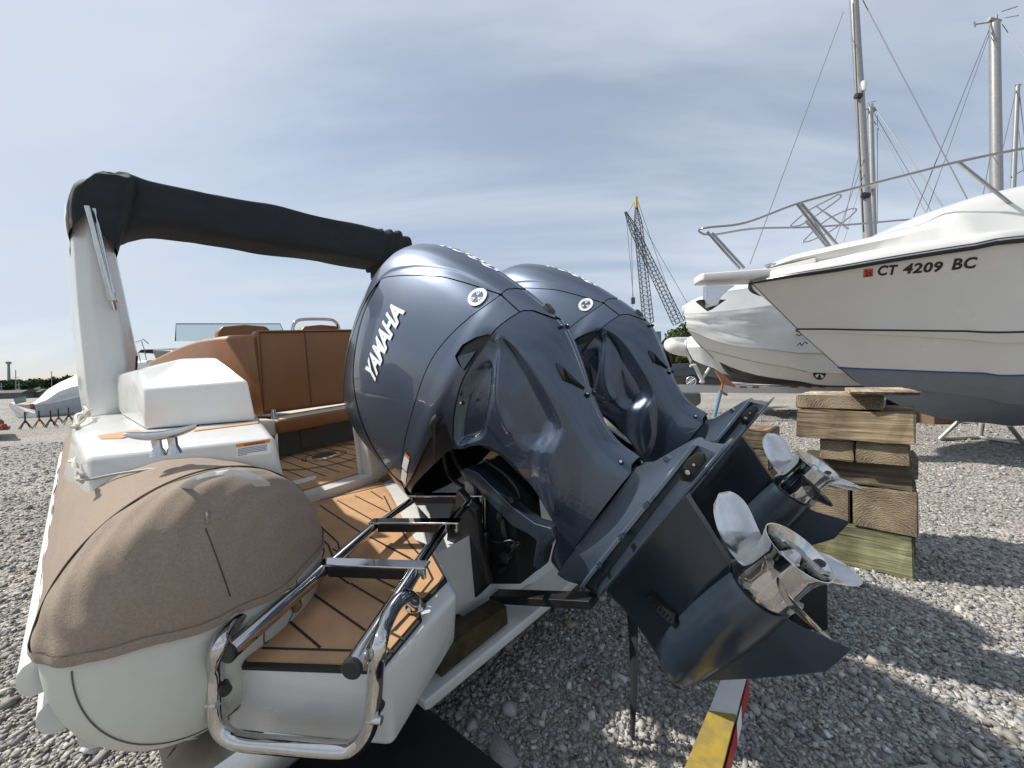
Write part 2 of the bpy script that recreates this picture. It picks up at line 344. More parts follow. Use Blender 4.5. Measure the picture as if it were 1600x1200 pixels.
# ---- the big cabin cruiser on stands at the right
O_ = P(1174, 441, 5.2); O_[2] = O_[2]; dv = nrm([.995, -.095, 0]); nv = np.array([dv[1], -dv[0], 0]); nv = nv if nv[1] < 0 else -nv   # nv points to the camera side
def H(x, y, b): return wpl(x, y, O_+nv*b, nv)
def hc(p): p = np.asarray(p)-O_; return np.array([p@dv, p@nv, p[2]+O_[2]])
def hw(t, b, z): return np.array([O_[0], O_[1], 0])+dv*t+nv*b+Z3*z
def curve(pts, ext):                              # [(x, y, b)] picked on the near side, continued aft by (t, b, z)
    c = [hc(H(*p)) for p in pts]; return np.array([tuple(q) for q in c]+ext)
rail = curve([(1174,441,.01),(1200,436,.22),(1240,429,.45),(1300,420,.68),(1380,406,.90),(1460,393,1.06),(1540,381,1.18),(1600,372,1.26)], [(4.2,1.42,2.44),(6.0,1.5,2.48),(8.4,1.42,2.40)])
strp = curve([(1246,513,.01),(1290,513,.20),(1340,514,.42),(1420,515,.64),(1510,516,.82),(1600,517,.96)], [(4.2,1.24,1.52),(6.0,1.36,1.48),(8.4,1.32,1.46)])
chn2 = curve([(1250,518,.01),(1290,519,.18),(1340,521,.39),(1420,525,.60),(1510,530,.78),(1600,535,.91)], [(4.2,1.20,1.42),(6.0,1.32,1.38),(8.4,1.28,1.36)])
wln = curve([(1311,573,.01),(1345,575,.14),(1400,577,.32),(1470,580,.50),(1540,582,.64),(1600,585,.74)], [(4.2,1.08,1.12),(6.0,1.22,1.06),(8.4,1.2,1.05)])
stk = curve([(1335,594,.01),(1370,600,.12),(1420,607,.25),(1490,616,.36),(1545,624,.44),(1600,632,.50)], [(4.2,.72,.74),(6.0,.84,.68),(8.4,.84,.68)])
keel = curve([(1350,604,.0),(1385,623,.0),(1425,641,.0),(1480,656,.0),(1540,661,.0),(1600,665,.0)], [(4.2,.0,.50),(6.0,.0,.46),(8.4,.0,.46)])
NC = 70
def rs(c): # resample by t on a common parameter
    u_ = np.linspace(0, 1, NC)**1.3; t = c[0, 0]+(c[-1, 0]-c[0, 0])*u_; q = crN(c, 400); return np.array([[tt, np.interp(tt, q[:, 0], q[:, 1]), np.interp(tt, q[:, 0], q[:, 2])] for tt in t])
rail, strp, chn2, wln, stk, keel = [rs(c) for c in (rail, strp, chn2, wln, stk, keel)]
cru = thing('cabin_cruiser', 'white cabin cruiser with grey bottom and black registration number, propped up at the right', 'motor boat', hw(4, 0, 0))
def HW(C, sg=1): return np.array([hw(t, b*sg, z) for t, b, z in C])
def loc_(mb, name, mats, par, **k): return mb.build(name, mats, par, inv=(np.array(par.location) if par.type == 'EMPTY' else np.zeros(3), np.eye(3)), **k)
bpy.context.view_layer.update()
def at_root(root):
    o_ = np.array(root.location)
    return lambda mb, name, mats, par=None, **k: mb.build(name, mats, par or root, inv=(o_, np.eye(3)), **k)
crb = at_root(cru)
def shell(C1, C2, n, bulge=0., name='', mts=None, par=None, lip=0.):
    mb = MB()
    for sg in (1, -1):
        A = []
        for f_ in np.linspace(0, 1, n):
            C = C1+(C2-C1)*f_; C = C.copy(); C[:, 1] += bulge*math.sin(math.pi*f_)*np.minimum(1, C[:, 1]*2); A.append(HW(C, sg))
        mb.grid(np.array(A), flip=sg < 0)
    return crb(mb, name, mts, par, smooth=35)
topside = shell(rail, strp, 10, -.04, 'topsides', GLW)
shell(strp, chn2, 2, 0, 'boot_stripe', RUB, topside) if False else None
st2 = strp.copy(); st2[:, 2] -= .022; shell(strp+[0, .003, 0], st2+[0, .003, 0], 2, 0, 'boot_stripe', RUB, topside)
low2 = shell(st2, chn2, 2, 0, 'chine_band', GLW, topside); cin = chn2.copy(); cin[:, 1] = np.maximum(.0, cin[:, 1]-.045*np.minimum(1, cin[:, 1]*4)); cin[:, 2] -= .006
shell(chn2, cin, 2, 0, 'chine_underside', GLW, topside); shell(cin, wln, 6, .0, 'lower_hull', GLW)
tp = wln.copy(); tp[:, 2] -= .02; shell(wln+[0, .002, 0], tp+[0, .002, 0], 2, 0, 'waterline_tape', mat('blue_tape', (.02, .06, .22), .5))
bt_ = shell(wln, stk, 6, .01, 'bottom', BOTG); sk2 = stk.copy(); sk2[:, 1] = np.maximum(0, sk2[:, 1]-.05*np.minimum(1, sk2[:, 1]*4)); shell(stk, sk2, 2, 0, 'spray_strake', BOTG, bt_); shell(sk2, keel, 6, .0, 'bottom', BOTG)
mb = MB(); e_ = [c[-1] for c in (rail, strp, wln, stk, keel)]; mb.add([hw(*q) for q in e_]+[hw(q[0], -q[1], q[2]) for q in e_[:-1][::-1]], [tuple(range(9))]); crb(mb, 'transom', GLW)
# rub rail
for sg in (1, -1):
    mb = MB(); R0 = HW(rail+[0, .012, -.012], sg); mb.tube(R0, np.interp(np.linspace(0, 1, NC), [0, .1, 1], [.018, .034, .040]), 10); rr_ = crb(mb, 'rub_rail', RUB, smooth=60)
    mb = MB(); mb.tube(HW(rail+[0, .044, -.004], sg), .008, 8); crb(mb, 'rub_rail_trim', CHRB, rr_, smooth=60)
# deck, cabin trunk
A = []
tt = rail[:, 0]; camz = np.interp(tt, [hc(H(x, y, .3))[0] for x, y in ((1185,425),(1236,396),(1285,386),(1330,378),(1390,364),(1425,341),(1495,316),(1600,292))]+[4.6, 6.2, 6.4, 8.4], [hc(H(x, y, .3))[2] for x, y in ((1185,425),(1236,396),(1285,386),(1330,378),(1390,364),(1425,341),(1495,316),(1600,292))]+[3.35, 3.5, 2.5, 2.4])
for (t, b, z), cz in zip(rail, camz):
    k = min(1, b*2.2); sh = max(cz-z-.12, .02); fl = sm(1.2, 2.2, t)
    pr = [(b, z+.01), (b-.01*k, z+.075), (b-.05*k, z+.105), (b-.16*k-.08*fl*k, z+.13), (b-.20*k-.12*fl*k, z+.135+sh*.10), (b*.80-.16*fl*k, z+.13+sh*.45), (b*.66-.16*fl*k, z+.12+sh*.80), (b*.42, z+.12+sh*.95), (b*.2, z+.12+sh), (0, z+.12+sh)]
    pr = [(max(0, q), w) for q, w in pr]; A.append([hw(t, q, w) for q, w in pr]+[hw(t, -q, w) for q, w in pr[::-1][1:]])
mb = MB(); mb.grid(np.array(A)); crb(mb, 'deck', GLW, smooth=50)
# bow pulpit platform and anchor roller
mb = MB(); a0 = [P(1089,436,5.25), P(1100,432,5.25)]; 
pz = hc(P(1089,440,5.25)); pl = [(pz[0], .10), (pz[0]+.03, .16), (.12, .24), (.5, .50), (.5, -.50), (.12, -.24), (pz[0]+.03, -.16), (pz[0], -.10)]
zt = hc(P(1120,430,5.25))[2]; zr = hc(H(1200,421,.1))[2]
mb.prism([hw(t, b, (zt-.10) if t < .3 else zr-.06) for t, b in pl], [hw(t, b, zt if t < .3 else zr+.03) for t, b in pl]); plp = crb(mb, 'bow_pulpit', GLW, bevel=.02, smooth=40)
mb = MB(); an = [P(*p) for p in ((1103,446,5.15),(1150,446,5.15),(1140,452,5.15),(1128,462,5.15),(1122,476,5.15),(1108,480,5.15),(1102,470,5.15))]; mb.poly(an, nv*-.10); crb(mb, 'anchor_roller', CHRB, plp, bevel=.006)
mb = MB(); an = [P(*p) for p in ((1092,468,5.2),(1135,468,5.2),(1112,484,5.2))]; mb.poly(an, nv*-.14); crb(mb, 'anchor', mat('anchor_black', (.03, .03, .03), .5), plp, bevel=.004)
mb = MB(); mb.tube([P(1196,416,5.0), P(1206,413,5.0)], .02, 8); mb.tube([P(1208,413,4.95), P(1240,411,4.9)], .013, 8); mb.tube([P(1215,413,4.95), P(1216,418,4.95)], .012, 8); mb.tube([P(1232,411,4.92), P(1233,416,4.92)], .012, 8); crb(mb, 'deck_cleat', CHRB, smooth=50)
# rails
def PD(x, y, z): return P(x, y, z)
nr = cr([PD(1100,366,5.5), PD(1093,362,5.4), PD(1094,358,5.3), PD(1110,355,5.2), PD(1165,348,5.0), PD(1247,318,4.75), PD(1340,293,4.5), PD(1430,270,4.3), PD(1497,253,4.15), PD(1600,232,3.9), PD(1760,205,3.6)], 6)
mb = MB(); mb.tube(nr, .014, 10); br2 = crb(mb, 'bow_rail', RAILM, smooth=60)
mb = MB(); mb.tube(cr([PD(1100,366,5.5), PD(1120,366,5.7), PD(1180,357,5.9), PD(1260,355,6.2), PD(1340,350,6.4), PD(1420,343,6.6), PD(1500,338,6.7)], 6), .014, 10); crb(mb, 'bow_rail', RAILM, smooth=60)
for pr in (((1105,362,5.25),(1156,420,5.2)), ((1113,364,5.5),(1163,419,5.35)), ((1246,319,4.75),(1299,388,4.75)), ((1252,318,4.8),(1311,386,4.8)), ((1497,253,4.15),(1597,333,4.2)), ((1259,345,6.1),(1296,390,5.9))):
    mb = MB(); mb.tube([PD(*pr[0]), PD(*pr[1])], .017, 10); crb(mb, 'rail_post', RAILM, br2, smooth=60)
mb = MB()
for lp in ([(1236,352),(1262,330),(1297,311),(1311,304),(1312,310),(1285,330),(1255,350),(1237,354)], [(1256,376),(1290,345),(1325,328),(1338,327),(1330,337),(1300,360),(1270,375),(1258,378)]):
    mb.tube(cr([PD(x, y, 5.4) for x, y in lp], 5, True), .009, 8, closed=True)
for a_, b_2 in (((1262,330),(1300,388)), ((1275,322),(1325,358)), ((1290,332),(1326,358))): mb.tube([PD(*a_, 5.4), PD(*b_2, 5.4)], .009, 8)
crb(mb, 'folding_ladder', RAILM, br2, smooth=60)
# registration number and sticker on the bow
from mathutils.bvhtree import BVHTree
_bv = BVHTree.FromPolygons([v.co+cru.location for v in topside.data.vertices], [tuple(p.vertices) for p in topside.data.polygons])
def onH(x, y, off=.005):                          # point of the near topside hit by a line of sight
    d = c2w(ray(x, y))-CAM; h_ = _bv.ray_cast(Vector(CAM.tolist()), Vector(d.tolist()))
    return (np.array(h_[0]) if h_[0] else H(x, y, .9))+nv*off
mb = MB()
for txt, xa, xb, ya, yb, hh in (('CT', 1371,1403,431.5,429.5,16), ('4209', 1410,1473,429,424.8,16.5), ('BC', 1486,1527,422.5,419,18)):
    V, F = text_mesh(txt, 1, .035, .22, 1.08, .3); V[:, 0] -= V[:, 0].min(); V[:, 0] /= V[:, 0].max(); V[:, 1] -= V[:, 1].min(); V[:, 1] /= V[:, 1].max()
    mb.add([onH(xa+(xb-xa)*x, ya+(yb-ya)*x-hh*y-1.5*0) for x, y, _ in V], F)
crb(mb, 'registration_number', mat('black_letter', (.01, .01, .012), .4), topside)
mb = MB(); mb.add([onH(*p, .006) for p in ((1348,434),(1363,432.5),(1364,420),(1349,421))], [(0, 1, 2, 3)], 0)
V, F = text_mesh('26', 1, .01, 0, 1, .3); V[:, 0] /= V[:, 0].max(); V[:, 1] /= V[:, 1].max(); mb.add([onH(1350.5+x*11, 431.8-x*1-y*8.5, .009) for x, y, _ in V], F, 1)
crb(mb, 'sticker', [mat('orange_red', (.55, .07, .03), .5), mat('black_letter', (0, 0, 0))], topside)
mb = MB(); q = onH(1269,519,.0); mb.tube([q-nv*.01, q+nv*.015], .018, 12); crb(mb, 'bow_eye', CHRB, topside)
# ---- shrink wrapped boats and their trailer further back
def simple_hull(root, O2, d2, n2, secs, name, mts, sm_=35, cap=True):   # secs: per station list of (b, z); both sides
    bd = at_root(root); A = []
    for t, pr in secs: A.append([O2*[1, 1, 0]+d2*t+n2*b+Z3*z for b, z in pr]+[O2*[1, 1, 0]+d2*t-n2*b+Z3*z for b, z in pr[::-1]])
    mb = MB(); mb.grid(np.array(A), wrapv=True)
    if cap: n_ = len(A[0]); mb.add(A[0], [tuple(range(n_))]); mb.add(A[-1], [tuple(range(n_))])
    return bd(mb, name, mts, smooth=sm_)
def pick_hull(Oxy, z0, d2, curves, bs, ext, N=26):  # curves of pixels on the near side with half beams -> stations
    n2 = np.array([d2[1], -d2[0], 0]); n2 = n2 if n2[1] < 0 else -n2; O2 = np.asarray(Oxy); out_ = []
    for C, e in zip(curves, ext):
        q = []
        for x, y, b in C: p = wpl(x, y, O2+n2*b, n2)-O2*[1, 1, 0]; q.append((p@d2, b, p[2]))
        q = np.array(q+[e]); c = crN(q, 300); u_ = np.linspace(0, 1, N)**1.2; t = q[0, 0]+(q[-1, 0]-q[0, 0])*u_
        out_.append(np.array([[a, np.interp(a, c[:, 0], c[:, 1]), np.interp(a, c[:, 0], c[:, 2])] for a in t]))
    return O2, n2, out_
def skin(root, O2, d2, n2, C1, C2, name, mts, n=6, jit=0., par=None, sm_=60):
    bd = at_root(root); mb = MB()
    for sg in (1, -1):
        A = []
        for f_ in np.linspace(0, 1, n):
            C = C1+(C2-C1)*f_; row = [O2*[1, 1, 0]+d2*t+n2*b*sg+Z3*z for t, b, z in C]
            if jit: row = [p+n2*sg*rng.normal(0, jit)*(0 < f_ < 1) for p in row]
            A.append(row)
        mb.grid(np.array(A), flip=sg < 0)
    return bd(mb, name, mts, par, smooth=sm_)
# large wrapped sports boat
D1 = nrm([1, .02, 0]); OW = P(1068, 489, 9.6)
curves = [[(1068,484,.02),(1090,470,.4),(1130,456,.8),(1185,447,1.1),(1260,430,1.3)], [(1068,490,.02),(1095,489,.45),(1140,485,.85),(1200,478,1.2),(1290,470,1.4)],
          [(1075,516,.02),(1110,530,.35),(1150,541,.7),(1200,545,1.0),(1300,552,1.25)], [(1100,545,.02),(1130,553,.3),(1180,565,.75),(1240,575,1.05),(1310,583,1.2)], [(1125,566,.01),(1150,577,.25),(1190,588,.6),(1250,596,.85),(1330,603,1.0)], [(1140,580,0),(1165,591,0),(1200,600,0),(1260,604,0),(1330,608,0)]]
ext = [(8.5,1.3,3.4), (8.5,1.4,2.6), (8.5,1.35,1.5), (8.5,1.3,1.0), (8.5,1.1,.75), (8.5,0,.6)]
O2, n2, Q = pick_hull(OW, 0, D1, curves, None, ext)
wb = thing('wrapped_sports_boat', 'large sports boat in white shrink wrap with black keel on a trailer', 'wrapped boat', (O2*[1, 1, 0]+D1*4).tolist()); bpy.context.view_layer.update()
top_c = Q[0].copy(); top_c[:, 1] = 0; top_c[:, 2] += .05+.5*sm(0, 3, top_c[:, 0]-top_c[0, 0])
wr_ = skin(wb, O2, D1, n2, top_c, Q[0], 'shrink_wrap', WRAP, 6, .02); skin(wb, O2, D1, n2, Q[0], Q[1], 'wrap_side', WRAP, 5, .008, wr_); skin(wb, O2, D1, n2, Q[1], Q[2], 'wrap_side', WRAP, 12, .024, wr_)
hh_ = skin(wb, O2, D1, n2, Q[2]-[0, .03, 0], Q[3], 'hull', GLW, 5, 0, None, 30); skin(wb, O2, D1, n2, Q[3]-[0, .05, 0], Q[4], 'hull_bottom', GLW, 4, 0, hh_, 30); skin(wb, O2, D1, n2, Q[4]+[0, .01, 0], Q[5], 'keel', BOTK, 4, 0, None, 30)
mb = MB(); pc = wpl(1280, 583.5, OW+n2*1.14, n2); 
def dsk(r0_, r1, a0, a1, off): 
    th = np.linspace(a0, a1, 14); V = [pc+n2*off+D1*r*math.cos(t_)+Z3*r*math.sin(t_) for r in (r0_, r1) for t_ in th]; return V, [(i, i+1, 15+i, 14+i) for i in range(13)]
mb.mi = 0; mb.add(*dsk(0, .145, 0, math.pi, .01)); mb.add(*dsk(0, .145, math.pi, 2*math.pi, .01)); mb.mi = 1
for k in range(4): mb.add(*dsk(.02, .115, k*math.pi/2+.3, k*math.pi/2+.95, .02))
at_root(wb)(mb, 'round_mark', [BOTK, GLW], hh_)
mb = MB(); mk_ = mat('marker_ink', (.03, .03, .04), .7)
for l_ in ([(1243,515),(1246,518),(1252,519),(1255,517),(1250,524),(1244,523)], [(1246,540),(1250,536),(1253,540),(1257,535),(1262,537)]): mb.tube(cr([wpl(x, y, OW+n2*1.36, n2) for x, y in l_], 4), .012, 5)
at_root(wb)(mb, 'ink_scrawl', mk_, wr_)
tl = thing('long_trailer', 'long white boat trailer with red reflectors under the wrapped sports boat', 'trailer', (O2*[1, 1, 0]+D1*3).tolist()); bpy.context.view_layer.update(); tlb = at_root(tl)
a_, b_2 = P(985, 606, 9.0), P(1345, 609, 9.0); h_ = .10
for off in (0, 1.9):
    mb = MB(); o3 = np.array([0, off, 0]); mb.prism([a_+o3-Z3*h_, b_2+o3-Z3*h_, b_2+o3-Z3*h_+[0, .08, 0], a_+o3-Z3*h_+[0, .08, 0]], [a_+o3+Z3*h_*.6, b_2+o3+Z3*h_*.6, b_2+o3+Z3*h_*.6+[0, .08, 0], a_+o3+Z3*h_*.6+[0, .08, 0]]); fr_ = tlb(mb, 'frame_rail', mat('white_steel', (.55, .55, .55), .45))
    if off: continue
    for x0, x1 in ((1156,1167),(1176,1186),(1236,1247),(1258,1268),(1279,1290)):
        mb = MB(); q0, q1 = P(x0, 604.5, 8.985), P(x1, 604.8, 8.985); mb.add([q0-Z3*.018, q1-Z3*.018, q1+Z3*.018, q0+Z3*.018], [(0, 1, 2, 3)]); tlb(mb, 'reflector', mat('red_reflector', (.3, .02, .02), .4), fr_)
for x in (1010, 1200, 1330): q = P(x, 606, 9.0); mb = MB(); mb.box(q+[0, .95, 0], .08, 1.9, .08); tlb(mb, 'cross_member', mat('white_steel', (0, 0, 0)))
for x in (1420, 1455): 
    for off in (.15, 1.75): q = P(x, 606, 9.0); q[2] = .33; mb = MB(); mb.lathe([(-.1,0),(-.1,.30),(-.06,.33),(.06,.33),(.1,.30),(.1,0)], q+[0, off, 0], (0, 1, 0), 24); tlb(mb, 'wheel', BLKM, smooth=40)
mb = MB(); mb.tube([P(1085,570,9.1), P(1099,598,9.1)], .045, 8); mb.tube([P(1108,575,9.1), P(1094,598,9.1)], .03, 8); mb.tube([P(1085,570,9.1), P(1078,572,9.1)], .03, 8); tlb(mb, 'winch_post', mat('white_steel', (0, 0, 0)))
# small wrapped boat in front of it and a rigid inflatable bow
D3 = nrm([1, .10, 0]); OW3 = P(1074, 540, 10.6)
curves = [[(1074,534,.02),(1095,528,.4),(1120,525,.6),(1150,526,.7)], [(1073,543,.02),(1095,542,.45),(1120,541,.65),(1150,541,.75)], [(1082,562,.02),(1100,570,.3),(1125,578,.5),(1150,586,.6)], [(1095,574,0),(1110,582,0),(1130,590,0),(1150,597,0)]]
O3, n3, Q3 = pick_hull(OW3, 0, D3, curves, None, [(4.5,.7,1.9),(4.5,.75,1.6),(4.5,.7,1.0),(4.5,0,.6)])
sb_ = thing('wrapped_small_boat', 'low boat wrapped in white film beside the dark car', 'wrapped boat', (O3*[1, 1, 0]+D3*2).tolist()); bpy.context.view_layer.update()
tc3 = Q3[0].copy(); tc3[:, 1] = 0; tc3[:, 2] += .1; w3 = skin(sb_, O3, D3, n3, tc3, Q3[0], 'shrink_wrap', WRAP, 4, .01); skin(sb_, O3, D3, n3, Q3[0], Q3[1], 'wrap_side', WRAP, 4, .01, w3); skin(sb_, O3, D3, n3, Q3[1], Q3[2], 'hull', WRAP, 5, .01); skin(sb_, O3, D3, n3, Q3[2], Q3[3], 'keel', mat('grey_keel', (.10, .105, .11), .6), 4)
ri = thing('inflatable_dinghy', 'white inflatable dinghy bow beside the evergreen tree', 'dinghy', G(1060, 606).tolist()); bpy.context.view_layer.update(); rib_ = at_root(ri)
mb = MB(); pt = cr([P(1105,548,11.2), P(1085,547,10.9), P(1062,545,10.8), P(1049,540,10.9), P(1052,537,11.4), P(1075,536,12.2), P(1110,536,12.6)], 8); mb.tube(pt, .19, 16); rib_(mb, 'air_tube', GLW, smooth=60)
mb = MB(); mb.prism([P(1062,552,10.9), P(1105,556,11.2), P(1105,556,12.4), P(1062,550,11.8)], [P(1058,544,10.9), P(1105,547,11.2), P(1105,545,12.4), P(1058,543,11.8)]); rib_(mb, 'hull', mat('grey_keel', (0, 0, 0)))
# ---- dark parked car with a bright wheel
q = G(1078, 607); q = q*[1, 1, 0]; cs = 1.0
car = thing('parked_car', 'dark parked car with silver wheels beyond the trailer', 'car', q.tolist()); bpy.context.view_layer.update(); cb_ = at_root(car)
S_ = np.linalg.norm((q-CAM)[:2]); K_ = S_/FPX
prof = [(-75,4),(-80,14),(-74,24),(-40,27),(-26,33),(-16,40),(22,40),(40,30),(60,26),(62,12),(60,4)]
ex_ = nrm([q[1], -q[0], 0]); ey_ = nrm([q[0], q[1], 0]); sc_ = .0265*S_/20*1.0
sc_ = .044
def CP(x, y, z): return q+ex_*x*sc_*1.0+ey_*y+Z3*z*sc_*1.05
for (pf, y0_, y1_, nm, mt) in ((prof, .0, 1.75, 'body', mat('car_black', (.012, .014, .018), .25, coat=.8)),):
    mb = MB(); mb.prism([CP(x-10, y0_, z) for x, z in pf], [CP(x-10, y1_, z) for x, z in pf]); body = cb_(mb, nm, mt, bevel=.06, smooth=50)
mb = MB(); mb.prism([CP(x-10, -.012, z) for x, z in ((-24,30),(-15,38),(18,38),(30,30))], [CP(x-10, .0, z) for x, z in ((-24,30),(-15,38),(18,38),(30,30))]); cb_(mb, 'window', mat('car_glass', (.04, .05, .06), .08), body)
for x in (2, -62+10):
    mb = MB(); mb.lathe([(-.02,.35),(-.03,.50),(.0,.53),(.22,.53),(.24,.35)], CP(x, -.02, 0)+Z3*.53, ey_, 28); wh = cb_(mb, 'wheel', BLKM, smooth=40)
    mb = MB()
    mb.lathe([(-.025,.36),(-.045,.34),(-.02,.29)], CP(x, -.02, 0)+Z3*.53, ey_, 28)
    c_ = CP(x, -.05, 0)+Z3*.53
    for k in range(10): a = k*math.pi/5; r_ = ex_*math.cos(a)+Z3*math.sin(a); mb.tube([c_+r_*.03, c_+r_*.32], .032, 6)
    cb_(mb, 'rim', CHRB, wh)
# ---- grey plastic bumper-like box on the ground and the adjustable stand
mb = MB(); q0 = [P(*p, 6.0) for p in ((1060,612),(1096,613),(1097,630),(1080,642),(1050,640),(1045,622))]; mb.poly(q0, np.array([.05, .7, 0])); o_ = mb.build('fender_box', mat('grey_plastic', (.12, .115, .11), .6, noise=.2), bevel=.04, smooth=40); recentre(o_); tag(o_, 'dark grey plastic box on the gravel left of the blue jack stand', 'box')
js = thing('jack_stand', 'blue screw jack stand with rusty tilted top plate', 'jack stand', (G(1122, 668)*[1, 1, 0]).tolist()); bpy.context.view_layer.update(); jb = at_root(js)
zj = 4.6; BLUE = mat('blue_steel', (.10, .22, .30), .5, noise=.2); RUST = mat('rusty_steel', (.33, .13, .06), .85, noise=.35, nscale=25)
mb = MB(); mb.tube([P(1112,668,zj), P(1126,612,zj)], .022, 10); mb.mi = 1; mb.tube([P(1126,614,zj), P(1130,596,zj)], .014, 8); jp = jb(mb, 'post', [BLUE, RUST], smooth=50)
g0 = G(1112, 672, 0)
for a in (0, 2.1, 4.2): mb = MB(); t0_ = P(1117,650,zj); mb.tube([t0_, t0_*[1, 1, 0]+[.26*math.cos(a), .26*math.sin(a), .01]], .014, 8); jb(mb, 'leg', BLUE, smooth=50)
mb = MB(); mb.prism([P(1118,582,zj), P(1126,586,zj+.1), P(1150,606,zj+.1), P(1128,600,zj-.12)], [P(1116,577,zj), P(1128,583,zj+.1), P(1149,602,zj+.1), P(1126,593,zj-.12)]); jb(mb, 'top_plate', RUST, bevel=.004)
mb = MB(); mb.tube([P(1124,611,zj), P(1136,617,zj)], .016, 8); jb(mb, 'screw_handle', RUST, smooth=50)
# ---- stands and blocks under the cruiser
GST = mat('galvanised_stand', (.45, .45, .44), .45, metal=.6, noise=.1)
def stand(label, legs, post, loc_px):
    r = thing('boat_stand', label, 'boat stand', (G(*loc_px)*[1, 1, 0]).tolist(), group='boat stands under the cruiser'); bpy.context.view_layer.update(); b_d = at_root(r)
    for a_, c_ in legs: mb = MB(); mb.tube([a_, c_], .028, 10); b_d(mb, 'leg', GST, smooth=50)
    mb = MB(); mb.tube(post, .034, 12); b_d(mb, 'post', GST, smooth=50); return r
g1, g2, g3, g4 = G(1468,689), G(1530,686), G(1600,697), G(1535,672)
def HP(x, y, z): return P(x, y, z)
tb_ = HP(1533,664,G(1533,684)[1]); 
stand('silver tripod boat stand with splayed legs on the gravel right of the timber stack', [(g1+Z3*.03, HP(1500,656,g1[1]-.1)), (g1+Z3*.03, g2+Z3*.03), (g2+Z3*.03, g3+Z3*.03), (g3+Z3*.03, HP(1577,665,g3[1])), (g4+Z3*.03, HP(1525,658,g4[1]))], [g2, HP(1534,661,g2[1])], (1535, 684))
for i, t_p in enumerate((5.0, 7.5)): pass
stand('silver boat stand outside the frame', [(hw(6, 1.6, .0), hw(6, 1.2, .8)), (hw(6.5, 1.5, 0), hw(6, 1.2, .8)), (hw(5.6, 1.5, 0), hw(6, 1.2, .8))], [hw(6, 1.2, .0), hw(6, 1.15, 1.05)], (1700, 700)) if False else None
mb = MB(); q = G(1466, 664); mb.box(q*[1, 1, 0]+[.2, .3, .17], .45, .5, .34); o_ = mb.build('keel_block', mat('dark_timber', (.16, .10, .065), .85, noise=.3, stretch=(1, 14, 14)), bevel=.01); recentre(o_); tag(o_, 'dark brown timber block under the grey keel', 'timber block')
mb = MB(); q = hw(5.5, 0, 0); mb.box(q+[0, 0, .23], .5, .5, .46); o_ = mb.build('keel_block', MATS['dark_timber'], bevel=.01); recentre(o_); tag(o_, 'dark timber block under the keel beyond the right edge', 'timber block')
# ---- timber cribbing
def timber(name, base, dark, scale=1.):
    M = bpy.data.materials.new(name); M.use_nodes = True; t = M.node_tree; b = t.nodes['Principled BSDF']; N = t.nodes.new; K = t.links.new
    tcn = N('ShaderNodeTexCoord'); mpn = N('ShaderNodeMapping'); mpn.inputs['Scale'].default_value = (2.2, 34, 34); K(tcn.outputs['Object'], mpn.inputs[0])
    n = N('ShaderNodeTexNoise'); n.inputs['Scale'].default_value = 1.0; n.inputs['Detail'].default_value = 9; n.inputs['Distortion'].default_value = .6; K(mpn.outputs[0], n.inputs['Vector'])
    n2_ = N('ShaderNodeTexNoise'); n2_.inputs['Scale'].default_value = 5; n2_.inputs['Detail'].default_value = 5; K(tcn.outputs['Object'], n2_.inputs['Vector'])
    r = N('ShaderNodeValToRGB'); r.color_ramp.elements[0].position = .32; r.color_ramp.elements[0].color = (*dark, 1); r.color_ramp.elements[1].position = .68; r.color_ramp.elements[1].color = (*base, 1); K(n.outputs[0], r.inputs[0])
    mx_ = N('ShaderNodeMixRGB'); mx_.blend_type = 'MULTIPLY'; mr = N('ShaderNodeMapRange'); mr.inputs[1].default_value = .3; mr.inputs[2].default_value = .65; mr.inputs[3].default_value = .38; mr.inputs[4].default_value = 1.12; K(n2_.outputs[0], mr.inputs[0])
    mx_.inputs[0].default_value = 1; K(r.outputs[0], mx_.inputs[1]); K(mr.outputs[0], mx_.inputs[2]); oi = N('ShaderNodeObjectInfo'); hv = N('ShaderNodeHueSaturation'); mr2 = N('ShaderNodeMapRange'); mr2.inputs[3].default_value = .72; mr2.inputs[4].default_value = 1.2; mr3 = N('ShaderNodeMapRange'); mr3.inputs[3].default_value = 1.1; mr3.inputs[4].default_value = .65; K(oi.outputs['Random'], mr2.inputs[0]); K(oi.outputs['Random'], mr3.inputs[0]); K(mr2.outputs[0], hv.inputs['Value']); K(mr3.outputs[0], hv.inputs['Saturation']); K(mx_.outputs[0], hv.inputs['Color']); K(hv.outputs[0], b.inputs['Base Color'])
    b.inputs['Roughness'].default_value = .88; b.inputs['Specular IOR Level'].default_value = .2
    bp = N('ShaderNodeBump'); bp.inputs['Strength'].default_value = .9; bp.inputs['Distance'].default_value = .012; K(n.outputs[0], bp.inputs['Height']); K(bp.outputs[0], b.inputs['Normal']); return M
